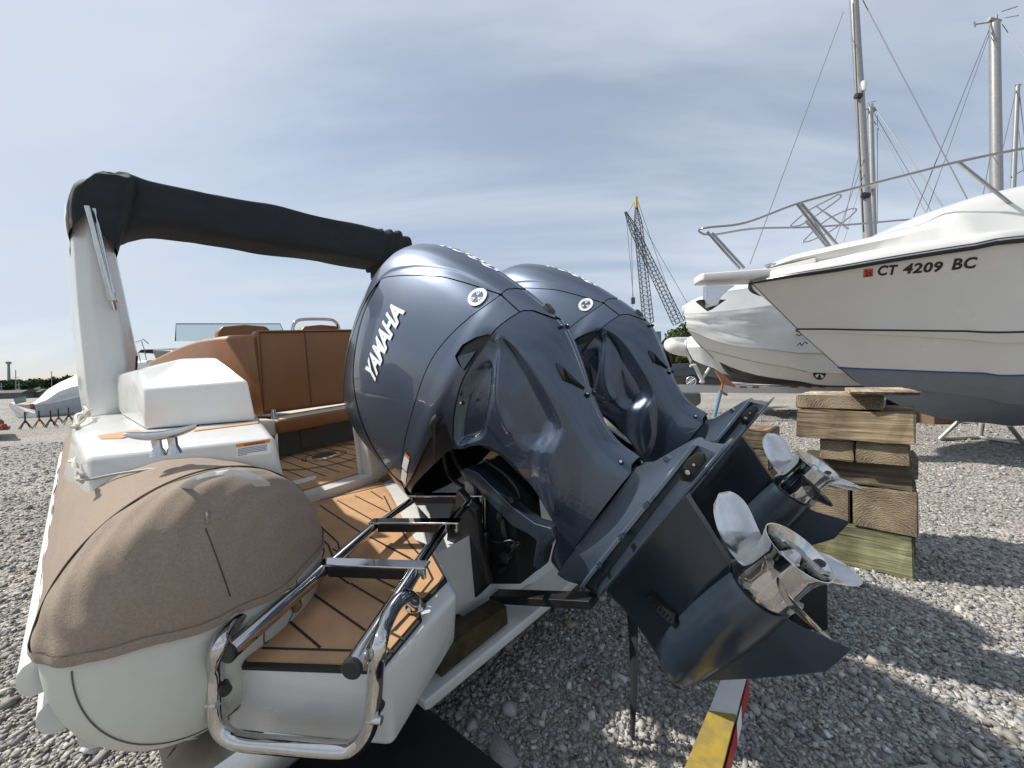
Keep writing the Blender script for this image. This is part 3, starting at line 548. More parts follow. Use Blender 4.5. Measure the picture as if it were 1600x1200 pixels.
def endgrain(name, base, dark):
    M = bpy.data.materials.new(name); M.use_nodes = True; t = M.node_tree; b = t.nodes['Principled BSDF']; N = t.nodes.new; K = t.links.new
    tcn = N('ShaderNodeTexCoord'); mpn = N('ShaderNodeMapping'); mpn.inputs['Location'].default_value = (0, .03, .05); K(tcn.outputs['Object'], mpn.inputs[0])
    w = N('ShaderNodeTexWave'); w.wave_type = 'RINGS'; w.rings_direction = 'X'; w.inputs['Scale'].default_value = 26; w.inputs['Distortion'].default_value = 9; w.inputs['Detail'].default_value = 4; w.inputs['Detail Scale'].default_value = 1.5; K(mpn.outputs[0], w.inputs['Vector'])
    n2_ = N('ShaderNodeTexNoise'); n2_.inputs['Scale'].default_value = 9; n2_.inputs['Detail'].default_value = 7; K(tcn.outputs['Object'], n2_.inputs['Vector'])
    ad = N('ShaderNodeMath'); ad.operation = 'MULTIPLY_ADD'; ad.inputs[1].default_value = .35; K(w.outputs[0], ad.inputs[0]); K(n2_.outputs[0], ad.inputs[2])
    r = N('ShaderNodeValToRGB'); r.color_ramp.elements[0].position = .42; r.color_ramp.elements[0].color = (*dark, 1); r.color_ramp.elements[1].position = .95; r.color_ramp.elements[1].color = (*base, 1); K(ad.outputs[0], r.inputs[0]); K(r.outputs[0], b.inputs['Base Color'])
    b.inputs['Roughness'].default_value = .9; bp = N('ShaderNodeBump'); bp.inputs['Strength'].default_value = .5; bp.inputs['Distance'].default_value = .004; K(ad.outputs[0], bp.inputs['Height']); K(bp.outputs[0], b.inputs['Normal']); return M
T_TAN = timber('tan_timber', (.42, .32, .20), (.22, .16, .09)); T_OLD = timber('weathered_timber', (.25, .20, .14), (.10, .08, .055)); T_GRN = timber('green_timber', (.35, .35, .19), (.19, .18, .09)); T_END = endgrain('end_grain', (.33, .26, .17), (.10, .075, .05)); T_PLK = timber('plank_timber', (.50, .39, .25), (.30, .22, .13))
SC = G(1428, 909)*[1, 1, 0]; SL = G(1279, 859)*[1, 1, 0]; SL = SC+np.linalg.norm(SL-SC)*1.0*np.array([-.715, .70, 0]); se = nrm(SL-SC); sd_ = np.array([-se[1], se[0], 0]); sd_ = sd_ if sd_[1] > 0 else -sd_   # se runs along the front, sd_ into depth
def hz(x, y): 
    n_ = nrm([SC[0], SC[1], 0]); return wpl(x, y, SC, n_)[2]
hs_ = [0]+[hz(1426, y) for y in (838, 769, 731, 692, 642, 617)]
def wedge_block(name, label, e0, e1, d0, d1, z0, z1, mts, along='e', jit=.006, rot=0., group='timbers of the near cribbing stack'):
    # one sawn timber; its own x axis runs along the grain
    L_, W_ = (e1-e0, d1-d0); H_ = z1-z0-.003; cx = SC+se*(e0+e1)/2+sd_*(d0+d1)/2
    ax, ay = (-se, sd_) if along == 'e' else (sd_, se)
    if along != 'e': L_, W_ = W_, L_
    c_, s_ = math.cos(rot), math.sin(rot); ax, ay = ax*c_+ay*s_, ay*c_-ax*s_
    mb = MB(); nx, ny = 10, 3; V = []
    mb.box((0, 0, H_/2), L_, W_, H_); me = bpy.data.meshes.new(name); me.from_pydata(mb.v, [], mb.f); mts = mts if isinstance(mts, (list, tuple)) else [mts]
    for q_ in mts: me.materials.append(q_)
    bm = bmesh.new(); bm.from_mesh(me); bmesh.ops.subdivide_edges(bm, edges=[e for e in bm.edges if abs(e.verts[0].co.x-e.verts[1].co.x) > .1*L_], cuts=7, use_grid_fill=True)
    bmesh.ops.bevel(bm, geom=[e for e in bm.edges if len(e.link_faces) == 2 and e.calc_face_angle(0) > 1], offset=.006, segments=2, affect='EDGES', clamp_overlap=True)
    for v in bm.verts: v.co += Vector(rng.normal(0, jit*.42, 3).tolist())
    bm.normal_update()
    for f_ in bm.faces:
        if len(mts) > 1 and abs(f_.normal.x) > .8: f_.material_index = 1
    bm.to_mesh(me); bm.free(); o = bpy.data.objects.new(name, me); COL.objects.link(o)
    m_ = np.eye(4); m_[:3, 0] = ax; m_[:3, 1] = ay; m_[:3, 2] = np.cross(ax, ay); m_[:3, 3] = cx+Z3*z0
    o.matrix_world = Matrix(m_.tolist()); tag(o, label, 'timber block', group); return o
W = np.linalg.norm(SL-SC); X_ = lambda px: W*(1428-px)/(1428-1279)
wedge_block('timber_beam', 'green stained beam at the foot of the nearer timber stack', 0, X_(1279), 0, .30, 0, hs_[1], [T_GRN, T_END])
wedge_block('timber_beam', 'rear bottom beam of the nearer timber stack', -.02, X_(1285), .36, .62, 0, hs_[1]-.003, [T_OLD, T_END])
wedge_block('timber_block', 'wide end grain block on the green beam, right one of the pair', -.02, X_(1346), -.01, .62, hs_[1], hs_[2], [T_OLD, T_END], 'd')
wedge_block('timber_block', 'end grain block on the green beam, left one of the pair', X_(1342), X_(1262), .02, .60, hs_[1], hs_[2]-.01, [T_OLD, T_END], 'd')
wedge_block('timber_beam', 'red marked weathered beam halfway up the nearer stack', -.005, X_(1268), .0, .26, hs_[2], hs_[3]+.012, [T_OLD, T_END])
wedge_block('timber_beam', 'weathered rear beam halfway up the nearer stack, behind the red marked one', -.03, X_(1290), .32, .58, hs_[2], hs_[3]+.01, [T_OLD, T_END])
wedge_block('timber_block', 'small end grain block under the tan beam, right one of the pair', .01, X_(1352), -.07, .55, hs_[3]+.013, hs_[4]-.004, [T_OLD, T_END], 'd')
wedge_block('timber_block', 'small end grain block under the tan beam, left one of the pair', X_(1351), X_(1298), -.06, .5, hs_[3]+.013, hs_[4]-.004, [T_OLD, T_END], 'd')
wedge_block('timber_beam', 'tan rough sawn beam below the top planks of the nearer stack', -.01, X_(1265), -.10, .16, hs_[4], hs_[5], [T_TAN, T_END])
wedge_block('timber_beam', 'rear tan beam below the top planks', -.02, X_(1275), .24, .48, hs_[4], hs_[5]-.003, [T_TAN, T_END])
wedge_block('timber_plank', 'wide pale plank lying on top of the nearer stack', X_(1392), X_(1262), -.06, .50, hs_[5]+.002, hs_[6], [T_PLK, T_END], 'd')
wedge_block('timber_plank', 'short plank crossing over the topmost pale plank', .00, X_(1338), -.16, .42, hs_[6]+.002, hs_[6]+.03, [T_PLK, T_OLD], 'd', rot=.10)
# second stack seen between the two motors
SB = P(1202, 760, 3.05)*[1, 1, 0]; sz = 0; k = 0
_SC, _W = SC, W
SC = SB; zs = [0, .22, .40, .56, .72, wpl(1185, 674, SB, nrm([SB[0], SB[1], 0]))[2]]
lbl = ['bottom beam of the farther timber stack', 'second timber from the bottom of the farther stack', 'middle timber of the farther stack behind the propeller', 'upper timber of the farther stack between the motors', 'top brown block of the farther timber stack between the motors']
for i in range(5): wedge_block('timber_block', lbl[i], (-.02 if i % 2 else 0), .46+.02*i, .0, .34, zs[i], zs[i+1], [T_OLD if i < 4 else timber('brown_timber', (.36, .22, .13), (.18, .10, .06)), T_END], 'e', group='timbers of the farther cribbing stack')
SC = _SC
# black rectangular pad behind the nearer propeller
mb = MB(); zb = 1.9; q0, q1, q2, q3 = [P(*p, zb) for p in ((1236,884),(1293,872),(1293,966),(1236,955))]
bx = G(1262, 990)*[1, 1, 0]; e1_ = nrm([bx[1], -bx[0], 0]); e2_ = nrm([bx[0], bx[1], 0]); wpx = np.linalg.norm(bx[:2])/FPX
d_ = 1.75; c_ = P(1266, 918, d_)*[1, 1, 0]; htop = P(1266, 876, d_)[2]
mb = MB(); mb.box(c_+[0, .10, htop/2], .16, .22, htop); o_ = mb.build('tyre_chock', mat('black_rubber_block', (.008, .008, .009), .7), bevel=.02, smooth=40); recentre(o_); tag(o_, 'upright black rubber block behind the nearer propeller', 'rubber block')
mb = MB(); pts = [BL(990,905,1.12), BL(988,960,1.10), BL(990,1010,1.08), BL(990,1080,1.07), BL(988,1150,1.06), BL(987,1230,1.05)]; A = []
for p, w in zip(crN(np.array(pts), 30), np.linspace(.034, .006, 30)): A.append([b2w(p+[w*.8, -w*.3, 0]), b2w(p+[0, -.004, 0]), b2w(p-[w*.8, -w*.3, 0]), b2w(p+[0, .004, 0])])
mb.grid(np.array(A), wrapv=True); mb.add(A[0], [(0, 1, 2, 3)]); mb.add(A[-1], [(0, 1, 2, 3)]); o_ = mb.build('tie_down_strap', mat('black_webbing', (.012, .014, .018), .8)); recentre(o_); tag(o_, 'black tapering strap hanging down behind the nearer gearcase', 'strap')
# ---- sailing yachts whose masts rise behind the cruiser
AL = mat('grey_aluminium', (.30, .30, .30), .4, metal=.5, noise=.08); WIRE = mat('rigging_wire', (.16, .17, .18), .5, metal=.4)
def yacht(label, x0, y0, x1, y1, dep, r, wires, extra=None, spreaders=()):
    base, topp = P(x1, y1, dep), P(x0, y0, dep); dm = nrm(topp-base); foot = base-dm*((base[2]-2.7)/dm[2]) if base[2] > 2.7 else base
    topp2 = topp+dm*(0 if y0 > 1 else 2.)
    rt_ = thing('sailing_yacht', label, 'sailing yacht', (foot*[1, 1, 0]).tolist(), group='sailing yachts behind the cruiser'); bpy.context.view_layer.update(); bd = at_root(rt_)
    secs = []
    for t, w, k in ((-4.4,.05,1.6),(-3.6,.6,1.2),(-2.2,1.15,.95),(0,1.4,.85),(2.2,1.3,.95),(3.8,1.0,1.3)): secs.append((t, [(0, 2.75), (w*.8, 2.7), (w, 2.55), (w*.92, 1.9), (w*.5, k+.2), (0.01, k)]))
    simple_hull(rt_, foot, nrm([1, .1, 0]), nrm([.1, -1, 0]), secs, 'hull', GLW)
    mb = MB(); mb.tube([foot, foot+(topp2-foot)*.5, topp2], [r, r, r*.85], 14); ms = bd(mb, 'mast', AL, smooth=50)
    for w_ in wires: mb = MB(); (xa, ya, za), (xb, yb, zb_), rr = w_; mb.tube([P(xa, ya, za), P(xb, yb, zb_)], rr, 6); bd(mb, 'stay', WIRE, ms)
    for (xa, ya, xb, yb, rr) in spreaders: mb = MB(); mb.tube([P(xa, ya, dep), P(xb, yb, dep)], rr, 6); bd(mb, 'mast_fitting', AL, ms)
    if extra: extra(bd, ms, dep)
    return rt_
def ex1(bd, ms, d):
    mb = MB(); c_ = P(1349,135,d-.12); mb.lathe([(-.16,0),(-.15,.09),(0,.11),(.15,.09),(.16,0)], c_, (0, 0, 1), 16); bd(mb, 'radar_reflector', WHITE, ms, smooth=50)
    mb = MB(); mb.tube([P(1337,150,d-.1), P(1345,150,d-.1)], .09, 10); bd(mb, 'mast_collar', BLK, ms)
    mb = MB(); mb.tube([P(1332.6,5,d-.12), P(1349.5,362,d-.12)], .02, 6); bd(mb, 'mast_track', BLK, ms)
    mb = MB(); mb.tube([P(1348,305,d-.1), P(1357,306,d-.1)], .10, 10); bd(mb, 'mast_collar', BLK, ms)
yacht('sailing yacht with the tallest dark edged mast, running out of the top of the frame', 1334, -6, 1356, 366, 13, .135, [((1348,0,13),(1512,312,10.5),.013), ((1318,18,13.5),(1172,412,9),.010), ((1355,235,13),(1304,378,12),.012), ((1356,250,13),(1318,378,12.5),.010), ((1356,160,13.2),(1455,330,12),.008)], ex1)
def ex2(bd, ms, d): mb = MB(); mb.lathe([(-.10,0),(-.09,.28),(.06,.30),(.14,.10),(.14,0)], P(1361,290,d-.3), (0, 0, 1), 20); bd(mb, 'radar_dome', WHITE, ms, smooth=50)
yacht('sailing yacht with short white mast and round radar dome behind the tallest mast', 1360, 168, 1365, 362, 20, .13, [((1366,168,20),(1473,322,17),.022), ((1366,190,20),(1446,332,17),.018), ((1358,170,20),(1318,350,18),.018), ((1371,180,20),(1371,350,20),.012)], ex2, [(1350,171,1368,169,.03), (1362,162,1366,175,.05), (1360,160,1368,158,.02)])
yacht('sailing yacht with thick grey mast topped by wind instruments near the right edge', 1554, 36, 1557, 298, 15, .175, [((1545,48,15),(1428,338,12),.016), ((1545,55,15),(1448,330,12.5),.012), ((1566,38,15),(1680,200,13),.012), ((1562,60,15.4),(1566,290,15.4),.012), ((1548,240,15),(1536,305,14),.012)], None, [(1524,38,1565,32,.025), (1545,30,1562,34,.08), (1556,24,1556,36,.05), (1565,18,1590,10,.02), (1570,28,1592,24,.015), (1522,34,1524,42,.03)])
yacht('sailing yacht with slim distant mast at the right edge', 1590, 133, 1583, 290, 22, .12, [((1588,140,22),(1566,235,21),.02), ((1592,140,22),(1606,260,21),.02), ((1590,190,22),(1600,270,21),.016)], None, [(1586,133,1596,132,.03), (1579,277,1602,264,.03)])
# ---- lattice boom crane far away
ck = thing('crane', 'lattice boom crane with blue cab rising behind the motors', 'crane', (P(1018, 560, 62)*[1, 1, 0]).tolist()); bpy.context.view_layer.update(); kb = at_root(ck)
CRD = mat('crane_dark', (.05, .055, .06), .6); CRB = mat('crane_blue', (.04, .16, .28), .5)
def lattice(a, b, wa, wb, n, name, yellow=None):
    mb = MB(); a, b = np.asarray(a), np.asarray(b); d = nrm(b-a); u_ = nrm(np.cross(d, [0, 1, 0])); w_ = np.cross(d, u_); C = []
    for i in range(n+1):
        f_ = i/n; w = (wa+(wb-wa)*f_)*min(1, (1-f_)*5+.25); C.append([a+(b-a)*f_+(u_*su+w_*sw)*w/2 for su, sw in ((-1,-1),(1,-1),(1,1),(-1,1))])
    for k in range(4): mb.tube([c[k] for c in C], .07, 4)
    for i in range(n):
        for k in range(4): mb.tube([C[i][k], C[i+1][(k+1) % 4]], .035, 3); mb.tube([C[i][k], C[i][(k+1) % 4]], .035, 3)
    return kb(mb, name, CRD)
zc_ = 62
lattice(P(1013,505,zc_), P(994,322,zc_), 1.3, .9, 26, 'boom'); mb = MB(); mb.tube([P(994.5,325,zc_), P(993.6,308,zc_)], .28, 6); kb(mb, 'boom_tip', mat('crane_yellow', (.5, .35, .05), .6))
lattice(P(1060,505,zc_+1), P(977,331,zc_+1), 1.3, .8, 28, 'luffing_jib')
for pa, pb in (((1000,345),(1074,474)), ((978,333),(990,470)), ((981,333),(994,312)), ((997,316),(1060,498)), ((986,346),(989,480))): mb = MB(); mb.tube([P(*pa, zc_), P(*pb, zc_)], .035, 4); kb(mb, 'cable', CRD)
mb = MB(); mb.box(P(989,470,zc_), .5, .5, 1.0); kb(mb, 'hook_block', CRD)
c_ = P(1020, 525, zc_); mb = MB(); mb.box(c_-Z3*1.5, 1.8, 2.5, 4.2); kb(mb, 'cab', CRB, bevel=.1); mb = MB(); mb.box((c_[0], c_[1], 1.3), 7, 5, 2.6); kb(mb, 'undercarriage', CRD, bevel=.1)
# ---- trees and the far shore
LEAF = {}
def leafmat(nm, c):
    M = bpy.data.materials.new(nm); M.use_nodes = True; b = M.node_tree.nodes['Principled BSDF']; t = M.node_tree
    a = t.nodes.new('ShaderNodeAttribute'); a.attribute_name = 'tint'; mu = t.nodes.new('ShaderNodeMixRGB'); mu.blend_type = 'MULTIPLY'; mu.inputs[0].default_value = 1; mu.inputs[2].default_value = (*c, 1)
    t.links.new(a.outputs['Color'], mu.inputs[1]); t.links.new(mu.outputs[0], b.inputs['Base Color']); b.inputs['Roughness'].default_value = .8; b.inputs['Specular IOR Level'].default_value = .2; return M
def leaf_cloud(name, blobs, n, size, mt, parent, o0):
    c = []; tint = []
    for (bc, br) in blobs:
        m_ = int(n*br[0]*br[1]*br[2]/sum(b[1][0]*b[1][1]*b[1][2] for b in blobs))+20; v = rng.normal(size=(m_, 3)); v /= np.linalg.norm(v, axis=1)[:, None]; v *= (rng.random((m_, 1))**.38)
        c.append(np.asarray(bc)+v*br); tint.append(np.full(m_, rng.uniform(.7, 1.25))*rng.uniform(.75, 1.3, m_))
    c = np.vstack(c); tint = np.concatenate(tint); m_ = len(c); a = rng.normal(size=(m_, 3)); a /= np.linalg.norm(a, axis=1)[:, None]; b = np.cross(a, rng.normal(size=(m_, 3))); b /= np.linalg.norm(b, axis=1)[:, None]; s = size*rng.uniform(.6, 1.4, (m_, 1))
    V = np.stack([c-a*s, c+b*s*.6, c+a*s, c-b*s*.6], 1).reshape(-1, 3)-o0
    me = bpy.data.meshes.new(name); me.from_pydata(V.tolist(), [], [(4*i, 4*i+1, 4*i+2, 4*i+3) for i in range(m_)])
    at = me.color_attributes.new('tint', 'FLOAT_COLOR', 'POINT'); t4 = np.repeat(np.stack([tint, tint, tint, np.ones(m_)], 1), 4, 0); at.data.foreach_set('color', t4.astype(np.float32).ravel())
    me.materials.append(mt); o = bpy.data.objects.new(name, me); COL.objects.link(o); o.parent = parent; return o
BARK = mat('bark', (.09, .07, .05), .9); LG = leafmat('leaf_green', (.062, .085, .022)); LD = leafmat('leaf_dark', (.050, .085, .030))
def tree(name, label, pos, w, h, lm, n, nb, size, group=None, z0=0):
    pos = np.asarray(pos)*[1, 1, 0]+[0, 0, z0]; r = thing(name, label, 'tree', pos.tolist(), group=group); bpy.context.view_layer.update()
    mb = MB(); mb.tube([pos-Z3*.3, pos+Z3*h*.35, pos+Z3*h*.8], [w*.06, w*.045, w*.01], 8)
    for k in range(6): a = rng.uniform(0, 6.28); z = h*rng.uniform(.25, .6); mb.tube([pos+Z3*z, pos+Z3*(z+h*.18)+np.array([math.cos(a), math.sin(a), 0])*w*.3], [w*.025, w*.006], 6)
    at_root(r)(mb, 'trunk', BARK, smooth=60); blobs = []
    for k in range(nb): a = rng.uniform(0, 6.28); q_ = rng.random()**.5*w*.36; z = h*rng.uniform(.3, .92); s_ = w*rng.uniform(.14, .24)*(1.15-z/h*.5); blobs.append((pos+[math.cos(a)*q_*(1.2-z/h*.7), math.sin(a)*q_*.8, z], (s_, s_, s_*.8)))
    leaf_cloud('crown', blobs, n, size, lm, r, pos); return r
tree('evergreen_tree', 'bushy green tree behind the wrapped boats and the motors', P(1064, 560, 34), 5.6, 5.5, LG, 12000, 20, .13)
tree('evergreen_tree', 'lower green bush right of the bushy tree behind the wrapped boats', P(1104, 560, 36), 3.6, 4.2, LG, 5000, 12, .13)
# water and wooded far shore on the left
WAT = mat('grey_water', (.05, .065, .075), .12, bump=.3, bscale=.8)
mb = MB(); p = [G(-260, 628), G(260, 622)]; mb.add([(-600, 75, .06), (-40, 75, .06), (-40, 331, .06), (-600, 331, .06)], [(0, 1, 2, 3)]); w_o = mb.build('water', WAT); w_o['kind'] = 'structure'
mb = MB(); A = []
for i, x in enumerate(np.linspace(-900, -150, 60)):
    hgt = 4+8*sm(-450, -340, x)+1.2*math.sin(i*.9); A.append([(x, 330, .1), (x, 340, hgt*.8), (x, 365, hgt*1.15), (x, 420, hgt*1.0), (x, 520, 0)])
mb.grid(np.array(A)); h_o = mb.build('hill', mat('hill_green', (.035, .055, .022), .95, noise=.4, nscale=.08), smooth=60); h_o['kind'] = 'structure'
blobs = []
for i in range(420):
    x = rng.uniform(-560, -290); y = rng.uniform(332, 400); base = 8+9*sm(-450, -340, x); s_ = rng.uniform(2.5, 5.0); blobs.append(((x, y, base*.85+rng.uniform(-1, 3.5)*(1 if y > 345 else -.6)), (s_, s_, s_*.75)))
wd = leaf_cloud('far_woods', blobs, 40000, 1.0, LD, None, np.zeros(3)); tag(wd, 'dark green wooded shore on the horizon at the left', 'woods', kind='stuff')
def far_post(name, label, cat, x, y0, y1, dep, r, mt, grp=None):
    a, b = P(x, y1, dep), P(x, y0, dep); a[2] = min(a[2], .3); mb = MB(); mb.tube([a, a+(b-a)*.5, b], [r, r*.9, r*.7], 6); mb.box(b, r*2.4, r*2, r*2) if cat != 'mast' else mb.tube([a+(b-a)*.7-[r*8, 0, 0], a+(b-a)*.7+[r*8, 0, 0]], r*.5, 5)
    o = mb.build(name, mt); recentre(o); tag(o, label, cat, grp)
far_post('radio_tower', 'pale banded tower on the far shore at the left edge', 'tower', 13.5, 567, 596, 420, 1.3, mat('tower_grey', (.30, .33, .36), .7))
for i, (x, y0, y1, d, lb) in enumerate(((24.5,578,612,120,'thin bare mast left of a twin on the far left water'),(29.5,595,612,125,'shorter bare mast right of its twin on the far left water'),(2,598,614,110,'leaning mast tip at the far left edge'),(80.5,580,606,130,'mast with a round top in front of the wooded hill'))): far_post('distant_mast', lb, 'mast', x, y0, y1, d, .13, AL)
# dark long shed roofs and moored hulls at the water's edge
for (x0, x1, y0, y1, d, lb) in ((-60,34,612,621,70,'dark flat roofed shed at the far left'),(38,62,609,622,72,'low grey shed behind the white open boat')):
    a, b = P(x0, y0, d), P(x1, y0, d); z1_ = a[2]; mb = MB(); mb.prism([(a[0], d, 0), (b[0], d, 0), (b[0], d+8, 0), (a[0], d+8, 0)], [(a[0], d, z1_-.5), (b[0], d, z1_-.5), (b[0], d+8, z1_-.5), (a[0], d+8, z1_-.5)]); mb.mi = 1; mb.prism([(a[0]-.4, d-.4, z1_-.48), (b[0]+.4, d-.4, z1_-.48), (b[0]+.4, d+8, z1_-.48), (a[0]-.4, d+8, z1_-.48)], [(a[0], d+1, z1_), (b[0], d+1, z1_), (b[0], d+6, z1_), (a[0], d+6, z1_)])
    o = mb.build('shed', [mat('shed_grey', (.12, .125, .13), .8), mat('roof_dark', (.05, .05, .05), .8)]); recentre(o); tag(o, lb, 'shed')
# shrink wrapped boat on stands at the left
D4 = nrm([.78, .62, 0]); OL = P(57, 632, 17.5)
def lb_pt(x, y, d): return P(x, y, d)
wl_ = thing('wrapped_boat', 'white and grey shrink wrapped boat on stands left of the arch post', 'wrapped boat', (P(110, 640, 19)*[1, 1, 0]).tolist()); bpy.context.view_layer.update(); wlb = at_root(wl_)
zs_ = np.linspace(17.5, 21.5, 9); xs_ = np.linspace(54, 210, 9)
t_top = np.interp(xs_, [54,62,80,98,115,135,160,210], [629,618,604,595,588,577,566,560]); t_mid = np.interp(xs_, [54,70,100,135,210], [632,627,606.5,601,598]); t_lo = np.interp(xs_, [54,75,135,210], [633,631,618,612]); t_bot = np.interp(xs_, [54,62,90,135,210], [650,651,648,645,640])
WG = mat('grey_shrink_wrap', (.38, .40, .42), .4, bump=.4, bscale=4, noise=.1)
def wall(ya, yb, name, mt, n=6, jit=.03):
    A = []
    for f_ in np.linspace(0, 1, n): A.append([P(x, a+(b-a)*f_, z)+rng.normal(0, jit, 3)*(0 < f_ < 1) for x, a, b, z in zip(xs_, ya, yb, zs_)])
    A = np.array(A); mb = MB(); mb.grid(A); return A, mb
A2_, m2_ = wall(t_lo, t_bot, 'b', WG); A1_, m1_ = wall(t_mid, t_lo, 'a', WRAP)
ridge = np.array([P(x, y, z+1.6) for x, y, z in zip(xs_, t_top, zs_)]); m1_.grid(np.array([ridge, (ridge+A1_[0])/2+Z3*.04+rng.normal(0, .03, (9, 3)), A1_[0]]))
dpt = np.array([-1.6, 2.0, 0]); back1 = A1_[:, :]+dpt; m1_.grid(np.array([ridge, A1_[0]+dpt])); m1_.grid(back1); wlb(m1_, 'shrink_wrap', WRAP, smooth=60); m2_.grid(A2_+dpt); m2_.grid(np.array([A2_[-1], A2_[-1]+dpt*.5-Z3*.5, A2_[-1]+dpt])); wlb(m2_, 'wrapped_hull', WG, smooth=60)
for E_ in (0, -1):
    mb = MB(); mb.grid(np.array([np.vstack([A1_[:, E_], A2_[1:, E_]]), np.vstack([A1_[:, E_], A2_[1:, E_]])+dpt])); wlb(mb, 'end_wrap', WRAP, smooth=60)
for i, (x, y) in enumerate(((40,671),(62,668),(80,668),(92,664),(108,660))):
    g = G(x, y)*[1, 1, 0]; r = thing('boat_stand', ['dark boat stand farthest left under the white open boat','dark boat stand second from the left under the wrapped boat','dark boat stand third from the left under the wrapped boat','dark boat stand fourth from the left under the wrapped boat','dark boat stand nearest the brown tube cover'][i], 'boat stand', g.tolist(), group='stands under the left boats'); bpy.context.view_layer.update(); sbd = at_root(r)
    mb = MB(); mb.tube([g+Z3*.2, g+Z3*.56], .02, 8); sbd(mb, 'post', BLK)
    for a in (0.3, 1.9, 3.4, 5.): mb = MB(); mb.tube([g+Z3*.30, g+[.17*math.cos(a), .17*math.sin(a), .02]], .014, 6); sbd(mb, 'leg', RUST if i % 2 else BLK)
# white open motor boat with windscreen
ob = thing('open_motorboat', 'small white open motorboat with windscreen and tan seats at the left', 'motor boat', (P(34, 650, 17.5)*[1, 1, 0]).tolist()); bpy.context.view_layer.update(); obb = at_root(ob)
zo = 17.5
mb = MB(); mb.prism([P(*p) for p in ((30,654,zo),(58,654,zo),(58,650,zo+2),(22,648,zo+2))], [P(*p) for p in ((13,634,zo),(56,645,zo),(56,630,zo+2),(16,628,zo+2))]); obh = obb(mb, 'hull', GLW, bevel=.05, smooth=40)
mb = MB(); mb.prism([P(*p) for p in ((13,634,zo-.05),(38,650,zo-.05),(38,650,zo+.2),(13,634,zo+.2))], [P(*p) for p in ((16,629,zo-.05),(42,643,zo-.05),(42,643,zo+.2),(16,629,zo+.2))]); obb(mb, 'gunwale', WHITE)
mb = MB(); mb.poly([P(*p) for p in ((21,623,zo+.6),(39,619,zo+.6),(40,628,zo+.6),(24,632,zo+.6))], (0, .03, 0)); obb(mb, 'windscreen', mat('green_glass', (.12, .20, .17), .1))
for xx in (33, 45): mb = MB(); mb.box(P(xx+2, 637, zo+.7), .45, .4, .35); obb(mb, 'seat', mat('pink_tan', (.35, .22, .17), .6), bevel=.04)
# blue grey covered hull far left, red car edge, canopy boat behind the locker
mb = MB(); mb.prism([P(*p) for p in ((-60,654,24),(20,653,24),(20,648,27),(-60,648,27))], [P(*p) for p in ((-60,640,24),(12,643,24),(12,640,27),(-60,637,27))]); o = mb.build('covered_boat', mat('blue_grey_cover', (.16, .20, .26), .6, noise=.2, bump=.3, bscale=3), bevel=.05, smooth=50); recentre(o); tag(o, 'low boat under a blue grey cover at the left edge', 'covered boat')
rc = thing('parked_car', 'dark green car with red tail lamp at the left edge', 'car', (G(-10, 682)*[1, 1, 0]).tolist()); bpy.context.view_layer.update(); rcb = at_root(rc)
def RP(x, y, z=9.5): return P(x, y, z)
mb = MB(); mb.poly([RP(-90,668), RP(6,664), RP(8,658), RP(2,655), RP(-12,652), RP(-50,650), RP(-90,655)], (-2.2, 1.6, 0)); rbo = rcb(mb, 'body', mat('dark_green_paint', (.02, .03, .028), .25, coat=.6), bevel=.05, smooth=50)
mb = MB(); mb.box(RP(6,666), .06, .1, .12); rcb(mb, 'tail_lamp', mat('red_lamp', (.45, .02, .02), .3), rbo, bevel=.02)
mb = MB(); mb.poly([RP(-90,678), RP(15,672), RP(16,667), RP(-90,670)], (-.5, .4, 0)); rcb(mb, 'bumper', mat('brown_bumper', (.10, .07, .05), .6), rbo, bevel=.03)
for x in (-60,): mb = MB(); c_ = RP(x, 672); c_[2] = .33; mb.lathe([(-.1,0),(-.1,.3),(.1,.33),(.1,0)], c_+[0, .1, 0], (0, 1, 0), 20); rcb(mb, 'wheel', BLKM, rbo)
cbt = thing('canopy_boat', 'distant boat with black canopy seen past the arch post', 'motor boat', (P(226, 600, 26)*[1, 1, 0]).tolist()); bpy.context.view_layer.update(); cbb = at_root(cbt)
mb = MB(); mb.prism([P(*p) for p in ((205,600,26),(262,600,26),(262,600,29),(205,600,29))], [P(*p) for p in ((200,566,26),(262,560,26),(262,560,29),(200,564,29))]); cbb(mb, 'hull', GLW, bevel=.2, smooth=40)
mb = MB(); mb.poly([P(*p) for p in ((214,551,26),(220,546,26),(258,545,26),(258,552,26))], (0, 2.2, 0)); cbb(mb, 'canopy', CANVAS, bevel=.05)
for xa in (216, 226, 250): mb = MB(); mb.tube([P(xa,551,26), P(xa+4,568,26)], .03, 6); cbb(mb, 'canopy_pole', CHRB)
mb = MB(); mb.tube([P(212,535,26), P(224,530,26), P(232,537,26)], .03, 6); mb.tube([P(221,533,26), P(228,553,26)], .025, 6); cbb(mb, 'aerial', AL)
